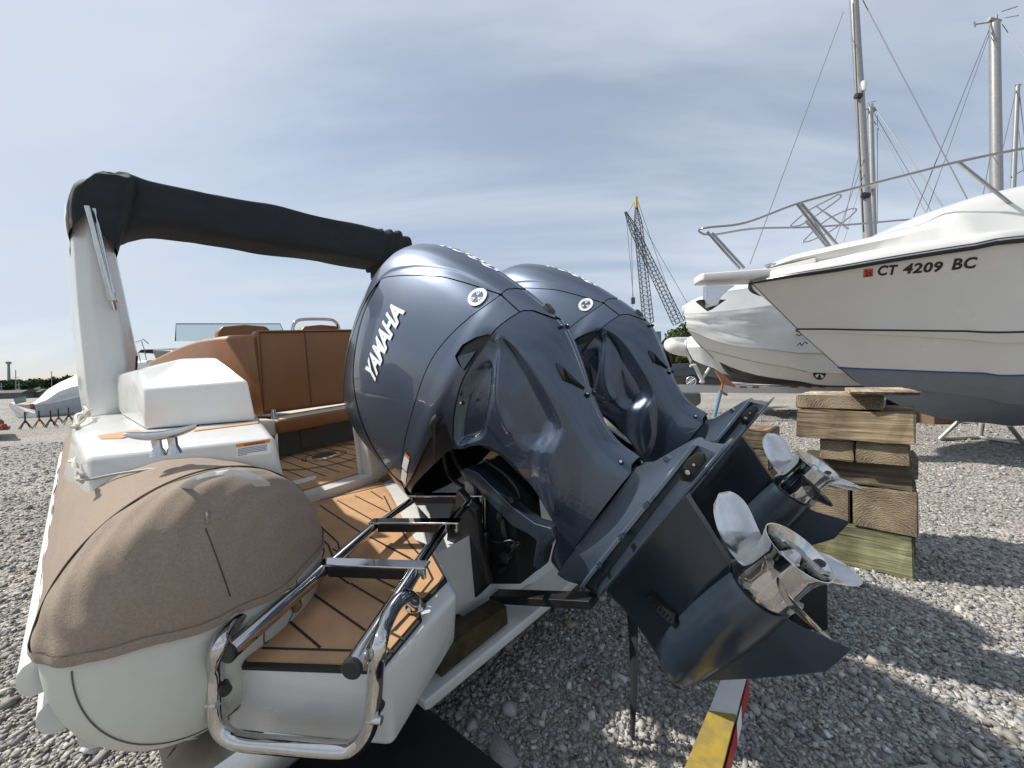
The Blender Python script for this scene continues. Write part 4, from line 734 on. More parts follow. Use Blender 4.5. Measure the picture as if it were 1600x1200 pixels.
# ================================================================ the inflatable boat (boat axes: aft, starboard, up; eye at 0)
BO = np.array([-2.5, 1.48, -1.15]); I3 = np.eye(3)
boat = thing('inflatable_boat', 'white rigid inflatable boat with brown covered side tube and teak swim platform', 'boat', b2w(BO).tolist(), RB)
def bb(mb, name, mats, par=boat, **k): return mb.build(name, mats, par, inv=(BO, I3), **k)
ML = 2.96                                          # mirror: l -> ML - l
def mir(q): q = np.array(q, float); q[..., 1] = ML-q[..., 1]; return q
def VP(x, y, A, B):                                # line of sight meets the upright plane through A and B
    A = np.asarray(A); B = np.asarray(B); n = np.cross(B-A, [0, 0, 1.]); d = BB@ray(x, y); return d*((A@n)/(d@n))
TR, TL, TU, A1, DD = .275, .172, -.520, -1.20, .19
def tpt(v, ang, off=0., hollow=0):                 # v<0: metres forward of the dome start; v 0..1: over the dome
    r = TR; dl = du = 0
    if v < 0:
        a = A1+v; far = max(0, -v-3.2); dl = .115*far**1.75; du = .02*far**1.6; r = TR*(1-.05*min(far, 4)); k = 1.
    else:
        k = max(0., 1-v**2.5)**(1/2.2) if v < .9998 else 0.; a = A1+DD*v
    R1 = (r+off)*k if v >= 0 else r+off
    l = TL+dl-R1*math.cos(ang); u = TU+du+R1*math.sin(ang)*(1.15 if math.sin(ang) < 0 else 1.)
    a += -.28*(l-TL-dl)*(1 if v >= 0 else max(0, 1+v/1.2))
    if v >= 0: a += off*v
    return np.array([a, min(l, 1.48), u])
vs_ = [-v for v in np.linspace(7.4, 1.2, 34)]+[-v for v in np.linspace(1.17, .02, 34)]+list(np.sin(np.linspace(0, 1, 44)*math.pi/2)**.8)
ang_ = np.linspace(0, 2*math.pi, 120)
for sd in (0, 1):
    A = np.array([[tpt(min(v, 1.), a_) for a_ in ang_] for v in vs_])
    if sd: A = mir(A)
    mb = MB(); mb.grid(A, flip=bool(sd)); tb = bb(mb, 'air_tube', HYP, smooth=60)
    # rubbing strake with three ribs down the outboard side
    def rib(h0, h1, out_, vend, first=False):
        hs = np.linspace(h0, h1, 9); A = []
        for v in [-x for x in np.linspace(6.5, -vend, 50)]: A.append([tpt(v, h/TR, -.004) if k in (0, 8) else tpt(v, h/TR, out_*min(1, math.sin(math.pi*k/8)**.5*1.05)) for k, h in enumerate(hs)])
        A = np.array(A); A = mir(A) if sd else A; mb = MB(); mb.grid(A); mb.add(A[-1], [tuple(range(9))]); return mb
    rs_ = bb(rib(.035, -.235, .008, -.06), 'rubbing_strake', WHITE, tb, smooth=40)
    for h0, h1, o_ in ((.018, -.050, .030), (-.062, -.130, .034), (-.142, -.212, .028)): bb(rib(h0, h1, o_, -.02), 'strake_rib', WHITE, rs_, smooth=40)
    if sd: continue
    # cloth cover over the top, cut along its hem
    def cov(off):
        A = np.array([[tpt(min(v, .99999), a_, off+(1-.9*sm(.75, 1., v))*(.0024*math.sin(11*a_+5*v)*math.sin(17*v+4*a_)+.0018*math.sin(29*a_+3*v)*sm(.9, .1, a_)+.0016*math.sin(9*v+2.5*a_)) if v > -2 else off) for a_ in np.linspace(-.35, math.pi+.9, 150)] for v in vs_])
        u = A[..., 2]; l = A[..., 1]
        # soft folds near the hem and a puckered dart
        return A, (-.478-.30*np.clip(l+.04, 0, .10)-.20*np.clip(l-.06, 0, .18)+.12*np.clip(l-.30, 0, .5)+.004*np.sin(l*40))-u
    A, ph = cov(.007); n_ = rng.normal(0, 1, A.shape[:2])
    mb = MB(); clipgrid(mb, A, ph); bb(mb, 'tube_cover', COVER, tb, smooth=60)
    A, ph = cov(.0105); mb = MB(); clipgrid(mb, A, np.maximum(ph, -ph-.017)); bb(mb, 'cover_hem', COVER, tb, smooth=60)
    def onT(pairs, off, r, name, mt, n=6): mb = MB(); mb.tube([tpt(v, a_, off) for v, a_ in pairs], r, n); return bb(mb, name, mt, tb, smooth=60)
    onT([(-.0+.05, a_) for a_ in np.linspace(.14, 2.7, 60)], .0085, .0024, 'cover_seam', SEAM)
    onT([(v, 1.45) for v in np.linspace(.80, .995, 20)], .0078, .0011, 'cover_seam', SEAM)
    onT([(v, 1.52-.5*(v-.7)) for v in np.linspace(.70, .78, 12)], .0055, .0045, 'cover_pucker', COVER)
    sc = mat('seam_grey', (.13, .125, .115), .6)
    onT([(-.015, a_) for a_ in np.linspace(-.02, -1.9, 40)], .001, .0016, 'tube_seam', sc)
    onT([(.62, a_) for a_ in np.linspace(.1, -1.75, 40)], .001, .0012, 'tube_seam', sc)
    onT([(v, -1.45-1.9*(v-.62)) for v in np.linspace(.62, .90, 30)], .001, .0015, 'tube_seam', sc)
    th = np.linspace(.2, 1.75, 30)*math.pi
    onT([(.925+.05*math.cos(t_), -2.55+.55*math.sin(t_)) for t_ in th], .001, .0017, 'patch_seam', sc)
    # grab handle on the cover
    hp = cr([BU(284,768,-.262), BU(300,754,-.235), BU(330,743,-.212), BU(365,739,-.205), BU(395,747,-.222), BU(410,757,-.245)], 6)
    mb = MB(); A = [[p+np.array([0, 0, s_*.004])+w_*np.array([.013, .010, 0]) for s_, w_ in ((1,-1),(1.6,0),(1,1),(-1,1),(-1,-1))] for p in hp]
    mb.grid(np.array(A), wrapv=True); mb.add(A[0], [tuple(range(5))]); mb.add(A[-1], [tuple(range(5))]); bb(mb, 'grab_handle', mat('grey_handle', (.60, .61, .62), .3), tb, smooth=60)
# ---- hull under the tubes
mb = MB(); st = []
for a_, w, ku in ((-1.10, .90, -1.14), (-2.5, .93, -1.20), (-4, .93, -1.22), (-5.5, .85, -1.18), (-6.6, .6, -1.05), (-7.4, .25, -.85), (-7.9, .02, -.62)):
    c = 1.48; st.append([(a_, c-w, -.70), (a_, c-w, -.82), (a_, c-w+.04, -.86), (a_, c-w+.07, -.865), (a_, c-.42*w, (-.88+ku)/2-.02), (a_, c, ku), (a_, c+.42*w, (-.88+ku)/2-.02), (a_, c+w-.07, -.865), (a_, c+w-.04, -.86), (a_, c+w, -.82), (a_, c+w, -.70)])
mb.grid(crN(np.array(st).reshape(7, -1), 40).reshape(40, 11, 3)); mb.add(st[0], [tuple(range(11))]); bb(mb, 'hull', GEL, smooth=30)
# ---- decks
mb = MB(); mb.box((-3.3, 1.48, -.63), 2.8, 1.9, .05); mb.box((-6.2, 1.48, -.45), 3.0, 1.6, .05); mb.box((-1.555, 1.48, -.78), .77, 1.70, .04); bb(mb, 'deck_moulding', GEL)
def strip(mb, pts, w, z, mi=0):                    # thin raised line on a level surface
    pts = np.asarray(pts, float)
    for p, q in zip(pts[:-1], pts[1:]):
        d = nrm(q-p); n = np.array([-d[1], d[0], 0])*w/2; p2 = p-d*w*.3; q2 = q+d*w*.3; h = np.array([0, 0, z])
        mb.add([p2-n+h, q2-n+h, q2+n+h, p2+n+h], [(0, 1, 2, 3)], mi)
# cockpit sole with caulked planks and rings
mb = MB(); mb.mi = 0; mb.box((-3.0, 1.48, -.600), 2.02, 1.84, .008); mb.mi = 1
for k in range(24): l = .60+k*.075; strip(mb, [(-3.95, l, -.596), (-2.10, l, -.596)], .006, .0012, 1)
for r_ in (.11, .13, .28, .30): strip(mb, [(-2.58+r_*1.0*math.cos(t_), 1.02+r_*math.sin(t_), -.596) for t_ in np.linspace(0, 2*math.pi, 40)], .006, .0016, 1)
bb(mb, 'teak_sole', [TEAK, CAULK])
mb = MB(); mb.lathe([(0,.075),(.006,.073),(.009,.05),(.006,.03),(.006,0)], (-2.58, 1.02, -.596), (0, 0, 1), 32); bb(mb, 'table_socket', CHRB, smooth=30)
# ---- swim platform
PU = -.645
top = [BU(x, y, PU-.012) for x, y in ((374,1043),(602,1049),(716,928),(692,880),(655,848),(632,806),(604,752),(440,792),(455,850),(452,930))]
low = [BU(346,1143,-.875), BU(614,1170,-.875), BU(712,1000,-.885)]+[q+np.array([0, 0, -.20]) for q in top[3:]]
mb = MB(); mb.prism(low, top); plat = bb(mb, 'swim_platform', GEL, bevel=.018, smooth=40)
tk = [(385,1031),(589,1038),(655,960),(648,944),(662,932),(693,902),(674,868),(648,842),(627,805),(611,772),(596,752),(447,789),(476,812),(500,838),(508,860),(500,885),(470,925),(400,1005)]
tkp = np.array([BU(x, y, PU) for x, y in tk]); cen = tkp.mean(0)
mb = MB(); mb.mi = 0; mb.prism([q-[0, 0, .012] for q in tkp], tkp); mb.mi = 1
big = [cen+(q-cen)*1.018+nrm((q-cen)*[1, 1, 0])*.006 for q in tkp]; mb.prism([q-[0, 0, .012] for q in big], [q-[0, 0, .004] for q in big]); mb.mi = 1
def TKL(*pts, w=.006): strip(mb, [BU(x, y, PU) for x, y in pts], w, .0014, 1)
TKL((410,1013),(583,1018),(640,958)); TKL((676,905),(662,875),(640,850),(618,812),(600,775)); TKL((583,1018),(600,1028)); TKL((660,925),(676,905))
TKL((487,927),(570,985)); TKL((445,965),(500,1012)); TKL((548,912),(620,955)); TKL((540,880),(640,930)); TKL((585,843),(662,885)); TKL((500,790),(560,830),(640,872)); TKL((527,782),(600,823)); TKL((555,775),(605,800)); TKL((580,768),(598,780))
TKL((452,800),(487,828),(513,852),(519,868),(512,890),(480,930),(415,1005)); TKL((470,800),(500,822),(528,848),(532,866),(520,892)); TKL((450,793),(610,757)); TKL((500,880),(545,912)); TKL((520,858),(560,880))
TKL((612,990),(632,1000)); TKL((617,985),(640,960)); TKL((600,1010),(612,1020)); 
bb(mb, 'teak_pad', [TEAK, CAULK], plat)
# sill strip between platform and cockpit
sa, sb = BU(446,776,-.625), BU(612,741,-.625)
mb = MB(); d = sb-sa; back = np.array([-.30, -.0, 0]); mb.prism([sa-[0,0,.03], sa+d*3-[0,0,.03], sa+d*3+back-[0,0,.03], sa+back-[0,0,.03]], [sa, sa+d*3, sa+d*3+back, sa+back]); bb(mb, 'sill', TEAK, plat, bevel=.004)
mb = MB()
for k in range(9):
    q = sa+d*(k/7+.03); strip(mb, [q+[-.01, 0, 0], q+back*.9+[0, .04, 0]], .006, .0012)
strip(mb, [sa+[-.02, 0, 0], sa+d*1.4+[-.02, 0, 0]], .006, .0015); strip(mb, [sa+back*.85, sa+d*1.4+back*.85], .006, .0015)
bb(mb, 'sill_caulking', CAULK, plat)
mb = MB(); q = BU(478,760,-.615); mb.prism([q+[.10,-.06,-.03], q+[.10,.05,-.03], q+[-.10,.10,-.03], q+[-.10,-.06,-.03]], [q+[.09,-.06,.0], q+[.07,.03,.0], q+[-.06,.08,.03], q+[-.09,-.06,.03]]); bb(mb, 'step_moulding', GEL, plat, bevel=.012, smooth=40)
# splash well edge and bulkhead
mb = MB(); w0 = [BU(592,757,PU), BU(612,747,PU), BU(652,790,PU), BU(668,850,PU), BU(646,842,PU), BU(626,805,PU)]
mb.prism([q+[0, .06, -.14] for q in w0], w0); bb(mb, 'well_edge', GELS, bevel=.006)
mb = MB(); mb.box((-1.94, 1.48+.02, -.45), .09, 1.06, .38); mb.box((-1.99, .975, -.45), .02, .05, .38); bb(mb, 'well_bulkhead', GEL, bevel=.012, smooth=40)
mb = MB(); mb.prism([(-1.16,.62,-.74),(-1.16,2.34,-.74),(-1.16,2.34,-1.03),(-1.16,1.48,-1.10),(-1.16,.62,-1.03)], [(-1.105,.62,-.74),(-1.105,2.34,-.74),(-1.105,2.34,-1.03),(-1.105,1.48,-1.10),(-1.105,.62,-1.03)]); bb(mb, 'transom', GEL, bevel=.01, smooth=40)
mb = MB(); mb.prism([(-1.2,.58,-1.075),(-1.2,1.48,-1.135),(-1.2,2.38,-1.075),(-.96,2.38,-1.075),(-.96,1.48,-1.135),(-.96,.58,-1.075)], [(-1.2,.58,-1.035),(-1.2,1.48,-1.095),(-1.2,2.38,-1.035),(-.96,2.38,-1.035),(-.96,1.48,-1.095),(-.96,.58,-1.035)]); bb(mb, 'spray_ledge', GEL, bevel=.008, smooth=40)
# ---- gunwale moulding on the port quarter
p1, p2 = BU(131,711,-.2), BU(430,681,-.2)
t_ = [p1, p2, np.array([-2.35,.60,-.2]), np.array([-4.0,.62,-.2]), np.array([-4.0,-.02,-.2]), BU(113,676,-.2)]
br = BL(461,775,.42)
b_ = [p1+[.05,-.01,-.17], np.array([br[0]+.0, br[1], -.66]), np.array([-2.35,.62,-.66]), np.array([-4.0,.64,-.66]), np.array([-4.0,-.06,-.42]), BU(113,676,-.2)+[0,-.05,-.2]]
mb = MB(); mb.prism(b_, t_); mould = bb(mb, 'quarter_moulding', GEL, bevel=.022, smooth=40)
mb = MB(); 
for pl in (((152,680),(158,685),(190,684),(232,675),(215,671)), ((300,671),(404,658),(404,660.5),(303,673))):
    q = [BU(x, y, -.196) for x, y in pl]; mb.prism([p-[0,0,.012] for p in q], q)
bb(mb, 'step_pad', TEAK, mould, bevel=.003)
# rim seam where cover meets the moulding, rope tails
mb = MB(); mb.tube(cr([BU(136,750,-.27), BU(180,741,-.253), BU(240,733,-.243), BU(300,731,-.246), BU(350,740,-.26), BU(372,748,-.27)], 6), .0035, 8); bb(mb, 'moulding_gasket', mat('grey_gasket', (.30, .30, .29), .5), mould, smooth=60)
mb = MB()
for k in range(4): o_ = rng.normal(0, .006, 3); mb.tube(cr([BU(112,715,-.215)+o_, BU(118,728,-.22)-o_*.5, BU(124,742,-.235)+o_, BU(132,752,-.25)-o_], 5), .004, 6)
for k in range(5): o_ = rng.normal(0, .01, 3); mb.tube(cr([BU(118,668,-.19)+o_, BU(126,655,-.17)-o_, BU(134,645,-.15)+o_, BU(138,640,-.15)-o_], 5), .007, 6)
bb(mb, 'rope_tail', mat('rope', (.5, .48, .42), .9), mould, smooth=60)
# horn cleat
c0, c1 = BU(196,687,-.150), BU(310,673,-.150); mb = MB(); A = []
for f_ in np.linspace(0, 1, 25):
    c_ = c0+(c1-c0)*f_; w = .004+.022*math.sin(math.pi*min(max(f_, .02), .98))**.55; h = .003+.009*math.sin(math.pi*f_)**.5; c_ = c_+[0, 0, .014*(2*f_-1)**2]
    sdv = nrm(np.cross(c1-c0, [0, 0, 1.])); A.append([c_+sdv*w*math.cos(t_)+np.array([0, 0, h*math.sin(t_)]) for t_ in np.linspace(0, 2*math.pi, 14, endpoint=False)])
mb.grid(np.array(A), wrapv=True)
for f_ in (.40, .62): c_ = c0+(c1-c0)*f_; mb.tube([c_, c_-[0, 0, .03], c_-[0, 0, .052]], [.011, .010, .018], 12)
bb(mb, 'mooring_cleat', CHR, mould, smooth=60)
# warning label on the moulding face
def FP(x, y, off): q = VP(x, y, p1, p2); n = nrm(np.cross(p2-p1, [0, 0, 1.])); n = n if n[0] > 0 else -n; return q+n*off
def lab(pl, off, mi): mb.add([FP(x, y, off) for x, y in pl], [(0, 1, 2, 3)], mi)
mb = MB(); LB = ((378,690),(430,682),(431,704),(379,710))
OFF = .030
lab(LB, OFF, 0); lab(((378,690),(430,682),(430,687.5),(378,695.5)), OFF+.001, 1)
V, F = text_mesh('WARNING', 1, .02, 0, 1, .3); V[:, 0] /= V[:, 0].max(); V[:, 1] /= V[:, 1].max()
mb.add([FP(390+x*32, 693.6-x*4.9-y*3.6, OFF+.002) for x, y, _ in V], F, 2)
for k in range(5):
    y0 = 697.6+k*2.4; lab(((381,y0),(381+(44 if k < 4 else 14),y0-6.5*(1 if k < 4 else .32)),(381+(44 if k < 4 else 14),y0-6.5*(1 if k < 4 else .32)+.8),(381,y0+.8)), OFF+.0015, 2)
bb(mb, 'warning_label', [DECALW, mat('orange_mark', (.75, .25, .05), .5), mat('ink', (.05, .05, .06), .6)], mould)
# ---- moulded locker beside the arch
b0, b1 = BU(226,671,-.197), BU(401,657,-.197); t0, t1 = VP(223,607,b0,b1), VP(388,595,b0,b1)
s0, s1, s2 = BA(217,580,t0[0]-.16), BA(285,560,t0[0]-.26), BA(338,558,t1[0]-.26)
l0, l1 = BA(215,655,b0[0]-.22), BA(212,604,t0[0]-.22); r1 = BA(393,592,t1[0]-.2)
F_ = [b0, b1, t1, t0, s0, s1, s2, l0, l1]; V = F_+[q+[-1.1, 0, 0] for q in F_]
mb = MB(); mb.add(V, [(0,1,2,3), (3,2,6,5), (3,5,4), (0,3,8,7), (8,3,4), (1,10,11,2), (2,11,15,6), (6,15,14,5), (5,14,13,4), (4,13,17,8), (8,17,16,7), (7,16,9,0), (0,9,10,1), (9,12,11,10), (9,16,17,13,14,15,11)])
bb(mb, 'locker_moulding', GEL, mould, bevel=.012, smooth=35)
# ---- radar arch: faceted posts, cloth covered top
AA_ = -3.35
ringz = [((142,651),(164,649),(192,648),(207,647)), ((134,603),(158,600),(196,595),(203,608)), ((131,575),(156,575),(198,570),(214,556)), ((121,480),(145,492),(184,478),(196,470)), ((111,338),(134,345),(152,345),(170,350)), ((110,300),(134,300),(152,300),(166,300))]
A = []
for rg in ringz:
    q = [BA(*rg[0], AA_-.08), BA(*rg[1], AA_), BA(*rg[2], AA_), BA(*rg[3], AA_-.09)]; A.append(q+[q[3]+[-.30, .03, 0], q[0]+[-.30, -.03, 0]])
A = np.array(A); arch = None
for sd in (0, 1):
    B_ = mir(A)+[0, -.22, 0] if sd else A
    mb = MB(); mb.grid(B_, wrapv=True); mb.add(B_[-1], [tuple(range(6))]); mb.add(B_[0], [tuple(range(6))[::-1]]); o_ = bb(mb, 'arch_post', GEL, bevel=.012, smooth=40); arch = arch or o_
mb = MB(); mb.tube([BA(x, y, AA_+.012) for x, y in ((143,652),(165,650),(193,649),(206.5,648),(203,608),(213,575),(214,556))], .006, 6); bb(mb, 'arch_gasket', BLKM, arch)
# chrome strut pair with its end fitting
mb = MB()
mb.tube([BA(136,322,AA_+.10), BA(173,462,AA_+.08)], .013, 12); mb.tube([BA(147,326,AA_+.06), BA(178,462,AA_+.06)], .009, 12)
mb.tube([BA(173,458,AA_+.08), BA(177,470,AA_+.08)], .020, 12); mb.tube([BA(178,458,AA_+.06), BA(180,472,AA_+.05)], .014, 10); mb.tube([BA(175,468,AA_+.07), BA(179,483,AA_+.03)], [.018, .012], 12)
bb(mb, 'arch_strut', CHR, arch, smooth=50)
# cover: swept along the beam
AC = -3.62
bar = [(150,268,372),(172,262,376),(195,266,366),(215,272,356),(250,281,353),(300,291,360),(360,302,371),(437,318,384),(516,337,396),(570,349,406),(606,357,414),(622,357,428),(640,366,446),(655,384,470),(664,405,500),(668,440,560)]
br_ = crN(np.array(bar, float), 130); A = []
for i, (x, yt, yb) in enumerate(br_):
    T, B2 = BA(x, yt, AC+.27), BA(x if x < 600 else x-.5*(x-600), yb, AC+.27); c_ = (T+B2)/2-[.20, 0, 0]; h = np.linalg.norm(T-B2)/2-.004; dd = .20; row = []
    e_ = nrm(T-B2)
    for t_ in np.linspace(0, 2*math.pi, 44, endpoint=False):
        cx_, sx_ = np.sign(math.cos(t_))*abs(math.cos(t_))**.30, np.sign(math.sin(t_))*abs(math.sin(t_))**.34
        wr = .004*(abs(math.sin(x*.018+t_*3+.5*math.sin(x*.06)))-.5)+.004*math.sin(x*.031+2*math.sin(t_*2)+1.7*math.sin(x*.013))
        if x < 235: wr += .016*(abs(math.sin((x-150)*.05+t_*1.6))-.5)*sm(240, 200, x)
        if x > 596: wr += .014*math.sin((x-596)*.42+t_*.8)
        row.append(c_+e_*(h+wr)*sx_+np.array([(dd+wr)*cx_+.07*0, 0, 0]))
    A.append(row)
mb = MB(); mb.grid(np.array(A), wrapv=True); mb.add(A[0], [tuple(range(44))]); mb.add(A[-1], [tuple(range(44))])
bb(mb, 'arch_cover', CANVAS, smooth=60)
# gathered hood over the post head, hem cut in an inverted V
A = []; lv = crN(np.array([(263,158,190),(267,148,204),(274,130,212),(286,114,216),(304,106,216),(325,104,212),(345,105,204),(365,108,193),(392,111,184)], float), 46)
for y, xa, xb in lv:
    de = .22*min(1, ((y-256)/20)**.5); L0, R0 = BA(xa, y, AC+.31), BA(xb, y, AC+.31); c_ = (L0+R0)/2-[.20, 0, 0]; row = []
    for t_ in np.linspace(0, 2*math.pi, 90, endpoint=False):
        cx_, sx_ = np.sign(math.cos(t_))*abs(math.cos(t_))**.5, np.sign(math.sin(t_))*abs(math.sin(t_))**.42
        wr = 1+.05*(abs(math.sin(t_*4.5+y*.022+.6*math.sin(y*.05)))-.5)*sm(258, 300, y)+.03*(abs(math.sin(y*.085+t_*2.3))-.5)
        row.append(c_+(R0-L0)/2*cx_*wr+np.array([de*sx_*wr, 0, .012*math.sin(t_*5+y*.11)]))
    A.append(row)
A = np.array(A); lh, rh = BA(107,348,AC+.4), BA(137,326,AC+.4); rr2 = BA(182,382,AC+.4)
ll = A[..., 1]; cut = np.where(ll < rh[1], np.interp(ll, [lh[1]-.05, lh[1], rh[1]], [lh[2]-.10, lh[2]-.01, rh[2]]), np.interp(ll, [rh[1], (rh[1]+rr2[1])/2, rr2[1], rr2[1]+.1], [rh[2], rh[2]-.10, rr2[2], rr2[2]]))
cut = np.where(A[..., 0] > AC+.10, cut, cut-.12)
mb = MB(); clipgrid(mb, np.concatenate([A, A[:, :1]], 1), np.concatenate([cut-A[..., 2], (cut-A[..., 2])[:, :1]], 1)); mb.add(A[0], [tuple(range(90))]); bb(mb, 'arch_hood', CANVAS, smooth=60)
# ---- aft bench
AS = -2.9
q0, q1, q2, q3 = BA(399,516,AS), BA(560,514,AS), BA(407,644,AS), BA(552,630,AS)
mb = MB(); r_e = 2.25; top_u, bot_u = (q0[2]+q1[2])/2, (q2[2]+q3[2])/2
ring = [(q0[1], top_u), (r_e, top_u), (r_e-.02, bot_u-.03), (q2[1], bot_u)]
mb.prism([(AS, l, u) for l, u in ring], [(AS-.11, l, u) for l, u in ring]); seat = bb(mb, 'seat_back', LEATH, bevel=.022, smooth=50)
mb = MB(); e_ = .004; bx_ = [(q0[1]+.02, top_u-.012), (r_e-.02, top_u-.012), (r_e-.03, bot_u-.01), (q2[1]+.02, bot_u+.015)]
mb.tube([(AS+e_, l, u) for l, u in bx_], .0055, 6, closed=True); mb.tube([(AS+e_, q0[1]+.30, top_u-.012), (AS+e_, q2[1]+.32, bot_u+.01)], .003, 6); mb.tube([(AS+e_, q0[1]+.92, top_u-.012), (AS+e_, q2[1]+.94, bot_u+.01)], .003, 6)
bb(mb, 'piping', mat('piping_vinyl', (.13, .05, .018), .5), seat, smooth=60)
mb = MB(); pth = crN(np.array([BA(396,524,AS), BA(370,523,AS-.12), BA(335,526,AS-.35), BA(300,533,AS-.7), BA(265,547,AS-1.1), BA(235,562,AS-1.6)]), 30); A = []
for i, p in enumerate(pth):
    d = nrm((pth[min(i+1, 29)]-pth[max(i-1, 0)])*[1, 1, 0]); n_ = np.array([d[1], -d[0], 0]); h = p[2]-bot_u
    A.append([p+n_*x+np.array([0, 0, z]) for x, z in ((-.005,-h),(-.005,-.03),(.012,-.008),(.04,.0),(.08,0),(.11,-.01),(.125,-.035),(.125,-h))])
mb.grid(np.array(A), wrapv=True); mb.add(A[0], [tuple(range(8))]); mb.add(A[-1], [tuple(range(8))]); bb(mb, 'coaming_cushion', LEATH, smooth=50)
mb = MB(); mb.tube([BA(427,640,AS+.06), BA(433,712,AS+.10)], .016, 14); mb.tube([mir(BA(427,640,AS+.06)), mir(BA(433,712,AS+.10))], .016, 14); bb(mb, 'seat_post', CHR, smooth=50)
cu = BA(433,657,-2.72); cb = BA(439,679,-2.72); mb = MB(); mb.mi = 0
mb.prism([(-2.72, cu[1], cb[2]), (-2.72, 2.15, cb[2]), (-3.35, 2.15, cb[2]), (-3.35, cu[1], cb[2])], [(-2.72, cu[1], cu[2]), (-2.72, 2.15, cu[2]), (-3.35, 2.15, cu[2]), (-3.35, cu[1], cu[2])])
seatc = bb(mb, 'seat_cushion', LEATH, bevel=.018, smooth=50)
mb = MB(); z = cu[2]+.003; mb.prism([(-2.745, cu[1]+.03, z-.02), (-2.745, 2.12, z-.02), (-3.3, 2.12, z-.02), (-3.3, cu[1]+.03, z-.02)], [(-2.745, cu[1]+.03, z), (-2.745, 2.12, z), (-3.3, 2.12, z), (-3.3, cu[1]+.03, z)]); bb(mb, 'cushion_top', CREAM, seatc, bevel=.006)
mb = MB(); mb.box((-3.05, .72, cu[2]-.05), .6, .20, .11); bb(mb, 'side_cushion', CREAM, bevel=.02, smooth=50)
mb = MB(); mb.box((-3.12, 1.45, (cb[2]-.6)/2), .5, 1.25, cb[2]+.6-.004); mb.box((-2.868, 1.05, (cb[2]-.6)/2), .012, .12, cb[2]+.56); bb(mb, 'seat_base', mat('dark_locker', (.075, .08, .075), .35), bevel=.004)
# ---- helm: console, windscreen, two seats with a chrome rail
mb = MB(); mb.prism([(-5.7,.75,-.5),(-5.7,2.0,-.5),(-5.0,2.0,-.5),(-5.0,.75,-.5)], [(-5.9,.62,.32),(-5.9,2.05,.32),(-5.15,2.0,.26),(-5.15,.68,.26)]); con = bb(mb, 'helm_console', BLK, bevel=.03, smooth=40)
gl = mat('tinted_glass', (.80, .88, .90), .05); gb = gl.node_tree.nodes['Principled BSDF']; gb.inputs['Transmission Weight'].default_value = .85; gb.inputs['IOR'].default_value = 1.05
w_ = [BA(x, y, -5.6) for x, y in ((274,533),(275,506),(438,506),(449,533))]; w_ = [w_[0], w_[1], w_[2]+[0,.0,0], w_[3]]
mb = MB(); mb.prism(w_, [q+[-.008, 0, 0] for q in w_]); bb(mb, 'windscreen', gl, con)
mb = MB(); mb.tube([w_[0], w_[1], w_[2], w_[3]], .006, 6); bb(mb, 'windscreen_frame', BLK, con)
for (xa, xb, yt) in ((338,422,508),(468,532,508)):
    a_, c_ = BA(xa, yt, -4.2), BA(xb, yt, -4.2); mb = MB(); mb.prism([(-4.2,a_[1]+.03,-.2),(-4.2,c_[1]-.03,-.2),(-4.32,c_[1]-.03,-.2),(-4.32,a_[1]+.03,-.2)], [(-4.2,a_[1]+.03,a_[2]-.03),(-4.2,c_[1]-.03,a_[2]-.03),(-4.32,c_[1]-.03,a_[2]-.03),(-4.32,a_[1]+.03,a_[2]-.03)])
    mb2 = MB(); hl = [a_[1], a_[1]+.04, (a_[1]+c_[1])/2, c_[1]-.04, c_[1]]; hu = [-.06, -.012, .004, -.012, -.06]
    rg = [(l, a_[2]+u) for l, u in zip(hl, hu)]+[(c_[1], a_[2]-.16), (a_[1], a_[2]-.16)]; mb2.prism([(-4.18, l, u) for l, u in rg], [(-4.33, l, u) for l, u in rg]); hs = bb(mb, 'helm_seat', LEATH, bevel=.02, smooth=50); bb(mb2, 'headrest', LEATH, hs, bevel=.02, smooth=50)
mb = MB(); mb.tube(cr([BA(x, y, -4.08) for x, y in ((457,535),(457,516),(461,504),(474,499),(512,499),(524,503),(530,514),(531,535))], 5), .016, 10); bb(mb, 'seat_rail', CHR, smooth=60)
